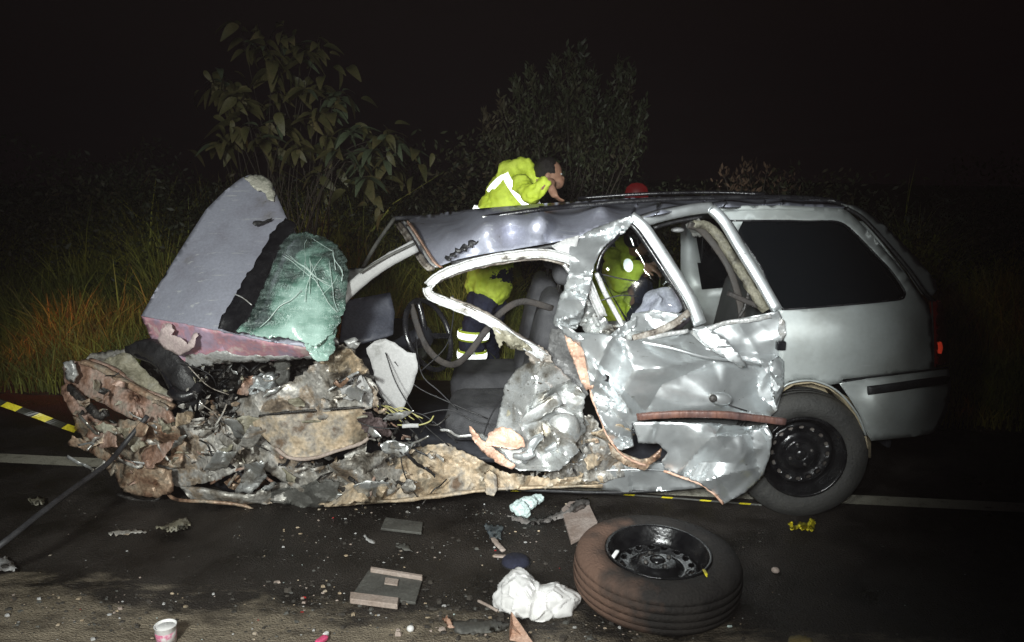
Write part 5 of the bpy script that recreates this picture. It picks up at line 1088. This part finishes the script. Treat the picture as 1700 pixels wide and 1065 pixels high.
def bag():
    ol = np.array(smoothpoly([(836,952),(852,941),(870,943),(884,958),(898,970),(924,964),(942,972),(966,992),(950,1012),(936,1032),(905,1037),(868,1033),(838,1022),(822,1008),(822,982)], 2), float)
    c0 = np.array((888., 1000.)); yc = G(890, 1020)[1] + .05; th = np.arctan2(ol[:, 1] - c0[1], ol[:, 0] - c0[0]); rr = np.hypot(*(ol - c0).T); o = np.argsort(th); th, rr = th[o], rr[o]
    nu, nv = 110, 56; V = []
    for i in range(nv + 1):
        ph = math.pi * i / nv
        for j in range(nu):
            a = -math.pi + 2 * math.pi * j / nu; r = np.interp(a, th, rr, period=2 * math.pi) * math.sin(ph) ** .8
            px, py = c0[0] + r * math.cos(a), c0[1] + r * math.sin(a); Y = yc - .085 * math.cos(ph) - .05 * (py - 990) / 45
            dx = (px - CX) / F; b = (CY - py) / F; dy = cp + b * sp; dz = -sp + b * cp; t = Y / dy; p = np.array((t * dx, Y, H + t * dz))
            d = p - np.array((t * (c0[0] - CX) / F, yc, .05)); d /= np.linalg.norm(d) + 1e-6
            f = noise.voronoi(Vector((p[0] * 17, p[1] * 17, p[2] * 13)))[0]; g = noise.voronoi(Vector((p[0] * 34 + 5, p[1] * 34, p[2] * 30)))[0]
            h = -.018 * f[0] + .018 * math.exp(-(f[1] - f[0]) * 9) - .005 * g[0] +    .026 * noise.noise(Vector(p * 11)); p = p + d * h
            p[2] = max(p[2], .003); V.append(p)
    Fc = [[i * nu + j, i * nu + (j + 1) % nu, (i + 1) * nu + (j + 1) % nu, (i + 1) * nu + j] for i in range(nv) for j in range(nu)]
    o = mk('plastic_bag', V, Fc, paperw); tag(o, 'crumpled white plastic bag lying beside the loose wheel', 'bag')
bag()
softlump('foam_wad', [(862,842,.038,.01),(877,834,.040,.01),(892,828,.030,.01),(868,850,.032,0)], tealw, 'pale bluish torn foam wad under the torn front door', 'foam', .0045, .024, .03, 5)
crumpled('torn_fabric', [(840,856),(862,856),(880,862),(905,858),(935,846),(960,828),(975,826),(978,842),(950,852),(925,862),(890,870),(862,868)], .012, M('grey_torn_cloth', [(.10,.095,.09), (.22,.20,.19)], 14, .8, 0, .4), 'twisted grey torn strip lying beside the pale foam wad', 'scrap', .03, 16, 4, .02, 9)
def slab(name, corners, z, th, mat, label, cat, parent=None, mats=None):
    P4 = [G(x, y, z) for x, y in corners]; top = [p + np.array((0, 0, th)) for p in P4]
    n = len(P4); V = P4 + top; Fc = [list(range(n))[::-1], list(range(n, 2 * n))] + [[i, (i + 1) % n, n + (i + 1) % n, n + i] for i in range(n)]
    o = mk(name, V, Fc, mat, parent, smooth=False)
    b = o.modifiers.new('edge', 'BEVEL'); b.width = min(.003, th * .3); b.segments = 2
    if label: tag(o, label, cat)
    return o
slab('beige_plate', [(932,850),(945,838),(975,836),(992,872),(988,884),(948,905)], .006, .02, cardm, 'flat beige plate leaning between torn grey strip and loose wheel', 'plate')
slab('dark_cover', [(640,862),(702,870),(700,888),(632,880)], .004, .012, greytrim, 'flat dark plastic cover lying on the road near the sill', 'cover')
box = thing('grey_tray', 'grey glovebox tray with pale beige front edge lying on the road', 'tray', G(642, 985))
slab('tray_base', [(612,950),(702,964),(690,1004),(584,992)], .002, .012, greytrim, None, None, box)
slab('tray_front', [(582,990),(662,1000),(660,1012),(581,1002)], .006, .022, edgebeige, None, None, box)
slab('tray_back_edge', [(616,947),(702,961),(701,965),(615,951)], .010, .02, edgebeige, None, None, box)
slab('tray_latch', [(640,960),(662,963),(660,973),(638,970)], .016, .006, edgebeige, None, None, box)
crumpled('grey_flap', [(748,1030),(800,1028),(850,1034),(838,1046),(790,1052),(755,1050)], .006, greytrim, 'long grey plastic flap beside the orange shard at the bottom edge', 'scrap', .02, 20, 5, .012, 12)
crumpled('brown_shard', [(735,1024),(748,1026),(756,1044),(742,1040)], .006, copper, 'small brown shard at the left end of the grey flap', 'shard', .02, 10, 3, .01, 13)
sh = P(0,0); 
bs = mk('orange_shard', [G(845,1062,.0), G(888,1072,.0), G(868,1040,.02), G(848,1015,.06), G(846,1040,.05), G(846,1062,.012), G(889,1072,.012), G(868,1040,.032), G(849,1015,.072), G(847,1040,.062)],
        [[0,1,2,3,4],[9,8,7,6,5],[0,5,6,1],[1,6,7,2],[2,7,8,3],[3,8,9,4],[4,9,5,0]], copper, smooth=False); tag(bs, 'pointed orange brown plastic shard in front of the white bag', 'shard')
st = bar2('wooden_stick', [G(794, 997, .012), G(812, 1006, .014), G(826, 1014, .012)], .006, edgebeige, None, None, ref=(0, 0, 1), sides=6); tag(st, 'short thin pale stick left of the white plastic bag', 'stick')
cap = thing('dark_disc', 'small round dark blue disc lying above the white plastic bag', 'disc', G(855, 932))
V, Fc = lathe([(0, .026), (.045, .025), (.056, .015), (.060, 0)], G(856, 934), (0, 0, 1), 28); mk('disc_top', V, Fc, navy, cap)
V, Fc = lathe([(.060, .004), (.066, .004), (.066, 0), (.060, 0)], G(856, 934), (0, 0, 1), 28); mk('disc_rim', V, Fc, black, cap)
pd = bar2('pale_tag', [G(820, 922, .008), G(830, 923, .009), G(840, 923, .008)], .012, edgebeige, None, .004, ref=(0, 0, 1)); tag(pd, 'small oval pale tag left of the dark blue disc', 'tag')
br = bar2('broken_clip', [G(818, 893, .01), G(826, 903, .012), G(836, 914, .008)], .012, edgebeige, None, .006, ref=(0, 0, 1), dent=.1); tag(br, 'pale broken clip ending in a thin prong above the oval tag', 'clip')
crumpled('clear_shred', [(804,870),(838,872),(832,884),(834,896),(818,896),(808,884)], .006, M('dark_film', [(.04,.05,.06), (.12,.14,.15)], 18, .35), 'dark translucent plastic shred above the pale broken clip', 'shred', .02, 10, 3, .012, 15)
crumpled('twisted_shard', [(258,874),(285,868),(300,860),(310,858),(316,868),(308,878),(290,882),(272,880)], .006, olive, 'pale twisted metal shard on the road left of centre', 'shard', .03, 12, 3, .015, 16)
crumpled('thin_strip', [(178,882),(205,880),(245,880),(244,884),(205,887),(180,886)], .004, mudgrey, 'thin dark strip with bright glint left of twisted shard', 'strip', .006, 12, 4, .004, 17)
crumpled('pale_chunk', [(-8,926),(12,924),(22,934),(30,944),(20,948),(-8,948)], .01, lightgrey, 'pale grey chunk cut off by the left edge of the picture', 'chunk', .04, 14, 4, .012, 18)
crumpled('dull_stone', [(46,826),(66,824),(76,828),(72,838),(52,838)], .008, olive, 'dull olive stone on the asphalt left of the crushed front', 'stone', .03, 12, 4, .008, 19)
crumpled('glass_sliver', [(605,886),(612,892),(624,898),(622,902),(610,897),(603,889)], .005, lightgrey, 'thin curved sliver of glass below the dark plastic cover', 'sliver', .006, 12, 3, .003, 20)
crumpled('grey_sliver', [(656,905),(668,902),(680,908),(686,916),(668,912)], .005, greytrim, 'small grey plate sliver between dark cover and grey tray', 'sliver', .008, 12, 3, .004, 23)
crumpled('dry_leaf', [(1305,1068),(1310,1058),(1326,1054),(1344,1058),(1352,1068)], .006, M('dry_yellow_leaf', [(.22,.17,.06), (.34,.27,.12)], 14, .7), 'dry yellowish leaf at the bottom edge right of the loose wheel', 'leaf', .012, 12, 4, .006, 24)
pb = mk('pebble', *blob(G(1287, 946, .012), (.018, .016, .012), 10, 7, warp=.003), edgebeige); tag(pb, 'small round pale pebble right of the loose wheel', 'pebble')
pb = mk('white_pebble', *blob(G(681, 1043, .012), (.014, .013, .012), 10, 7, warp=.003), paperw); tag(pb, 'bright white pebble below the grey tray', 'pebble')
# cup
cl = G(277, 1066); cup = thing('paper_cup', 'small white paper cup with pink print standing on the dusty road', 'cup', cl)
pinkp = M('pink_cup_print', [(.62,.18,.30), (.72,.40,.50), (.75,.72,.72)], 26, .5, 0, 0, 60, lo=.42, hi=.56, grain=.05)
V, Fc = lathe([(0.0304, 0.0015), (0.0357, 0.0646), (0.0380, 0.0669), (0.0365, 0.0684), (0.0342, 0.0654), (0.0289, 0.0061), (0.0000, 0.0061)], cl, (0, 0, 1), 36); mk('cup_wall', V, Fc, paperw, cup)
V, Fc = lathe([(0.0338, 0.0342), (0.0315, 0.0038), (0.0323, 0.0038), (0.0357, 0.0456), (0.0350, 0.0471)], cl, (0, 0, 1), 36); mk('printed_sleeve', V, Fc, pinkp, cup)
V, Fc = lathe([(0.0000, 0.0600), (0.0323, 0.0600), (0.0323, 0.0562)], cl, (0, 0, 1), 30); mk('cup_lid_foil', V, Fc, paperw, cup)
lg = thing('pink_lighter', 'pink lighter lying at the bottom edge left of centre', 'lighter', G(536, 1062))
V, Fc = rbox(G(534, 1062, .012), (.026, .05, .018), .008, rot=(0, 0, -.5)); mk('lighter_body', V, Fc, M('pink_plastic', [(.70,.08,.20), (.78,.12,.26)], 8, .3), lg)
V, Fc = rbox(G(541, 1052, .014), (.014, .02, .012), .003, rot=(0, 0, -.5)); mk('lighter_head', V, Fc, paperw, lg)
# tape scrap by the wheel
crumpled('tape_knot', [(1308,868),(1320,872),(1326,866),(1338,868),(1346,858),(1353,862),(1352,878),(1338,880),(1320,878),(1310,876)], .006, yellow, 'crumpled yellow tape scrap below the rear wheel of the car', 'tape', .03, 9, 3, .02, 26)
# barrier tape
def tape():
    pts = [P(-220, 590, .05), P(0, 668, .02), P(60, 689, .04), P(125, 713, .16), P(230, 745, .8)] + [G(420, 800, .02), G(700, 812, .02), G(930, 815, .012), G(1010, 819, .012), G(1100, 825, .012), G(1200, 833, .012), G(1265, 838, .012)]
    q = spline(pts, 10); seg = np.linalg.norm(np.diff(q, axis=0), axis=1); s = np.concatenate([[0], np.cumsum(seg)]); n = 420
    t = np.linspace(0, s[-1], n); q = np.stack([np.interp(t, s, q[:, k]) for k in range(3)], 1); V = []; Fc = []; I = []
    T = np.gradient(q, axis=0); T /= np.linalg.norm(T, axis=1)[:, None]
    for i in range(n):
        up = np.array((0, .2, 1.0)) if q[i][2] > .15 else np.array((0, .9, .5)); up = up - T[i] * up.dot(T[i]); up /= np.linalg.norm(up); w_ = .016 if q[i][2] > .15 else .0045
        sh = T[i] * w_ * .8
        V += [q[i] - up * w_ - sh, q[i] + up * w_ + sh]
    for i in range(n - 1): Fc.append([2 * i, 2 * i + 1, 2 * i + 3, 2 * i + 2]); I.append((0 if (t[i] / .15) % 1 < .52 else 1) if q[i][2] > .15 else (0 if (t[i] / .19) % 1 < .28 else 2))
    o = mk('barrier_tape', V, Fc, [yellow, blacktape, greytrim], midx=I, smooth=False, solid=.0008); tag(o, 'yellow and black barrier tape running behind the crushed front and under the sill', 'tape')
tape()
# tow strap in the near left
q = [P(-80, 960, -1.0), P(0, 905, -.95), P(70, 850, -.75), P(130, 805, -.5), P(180, 768, -.3), P(208, 735, -.18), P(245, 690, -.12)]
o = mk('dark_cable', *sweepW(q, .012, .010, sides=8, n=6, dent=.03), M('dark_cable', [(.02,.02,.022), (.045,.045,.05)], 10, .55)); tag(o, 'dark cable hanging from the crushed front down to the lower left', 'cable')

# ------------------------------------------------------------------ small debris nobody could count
def debris():
    rng = np.random.default_rng(77); A = Acc(); mats = [lightgrey, greytrim, mudtan, edgebeige, whiteframe, tealw, M('dark_crumb', [(.03,.028,.025), (.07,.06,.05)], 20, .8), M('red_lens_crumb', [(.30,.02,.02), (.4,.03,.03)], 9, .3)]
    regs = [((470, 1000), (835, 1060), 1100, (.0022, .011)), ((60, 560), (830, 1060), 240, (.002, .008)), ((1200, 1690), (870, 1060), 120, (.003, .008)), ((420, 1000), (960, 1064), 420, (.004, .016)), ((0, 460), (985, 1064), 420, (.003, .012)), ((950, 1250), (1020, 1064), 90, (.003, .012)), ((380, 900), (836, 930), 700, (.002, .006))]
    for (xa, xb), (ya, yb), n, (sa, sb) in regs:
        for _ in range(n):
            p = G(rng.uniform(xa, xb), rng.uniform(ya, yb), 0)
            if noise.noise(Vector(p * 3.1)) + .25 * rng.normal() < -.02: continue
            s = sa + (sb - sa) * rng.random() ** 3.5; k = rng.integers(4, 6); a0 = rng.uniform(0, 6.3); asp = rng.uniform(.35, 1); h = s * rng.uniform(.25, .9); V = []
            for lv, zz in ((1, .001), (.75, h)):
                for q in range(k):
                    th = a0 + 2 * math.pi * q / k; V.append(p + np.array((math.cos(th) * s * lv, math.sin(th) * s * lv * asp, zz + (rng.uniform(0, .4) * h if zz > .001 else 0))))
            Fc = [[k + q for q in range(k)]] + [[q, (q + 1) % k, k + (q + 1) % k, k + q] for q in range(k)]
            A.add(V, Fc, int(rng.choice(8, p=[.06,.20,.10,.06,.02,.01,.547,.003])))
    o = A.mk('road_debris', mats, None, smooth=False, origin=(0, 2.8, 0)); tag(o, 'scattered glass crumbs and small fragments over the road', 'debris', kind='stuff')
debris()

# ------------------------------------------------------------------ damp night air
def haze():
    m = bpy.data.materials.new('damp_night_air'); m.use_nodes = True; t = m.node_tree; t.nodes.remove(t.nodes['Principled BSDF'])
    v = t.nodes.new('ShaderNodeVolumePrincipled'); v.inputs['Color'].default_value = (.95, .80, .80, 1); v.inputs['Density'].default_value = .0006; v.inputs['Anisotropy'].default_value = .0
    t.links.new(v.outputs[0], t.nodes['Material Output'].inputs['Volume'])
    x0, x1, y0, y1, z0, z1 = -70, 70, -35, 260, -1.2, 8
    V = [(x, y, z) for x in (x0, x1) for y in (y0, y1) for z in (z0, z1)]
    o = mk('haze', V, [[0, 1, 3, 2], [4, 6, 7, 5], [0, 4, 5, 1], [2, 3, 7, 6], [0, 2, 6, 4], [1, 5, 7, 3]], m, smooth=False, origin=(0, 0, 0)); tag(o, 'thin damp night air around the crash scene', 'haze', kind='stuff')
haze()
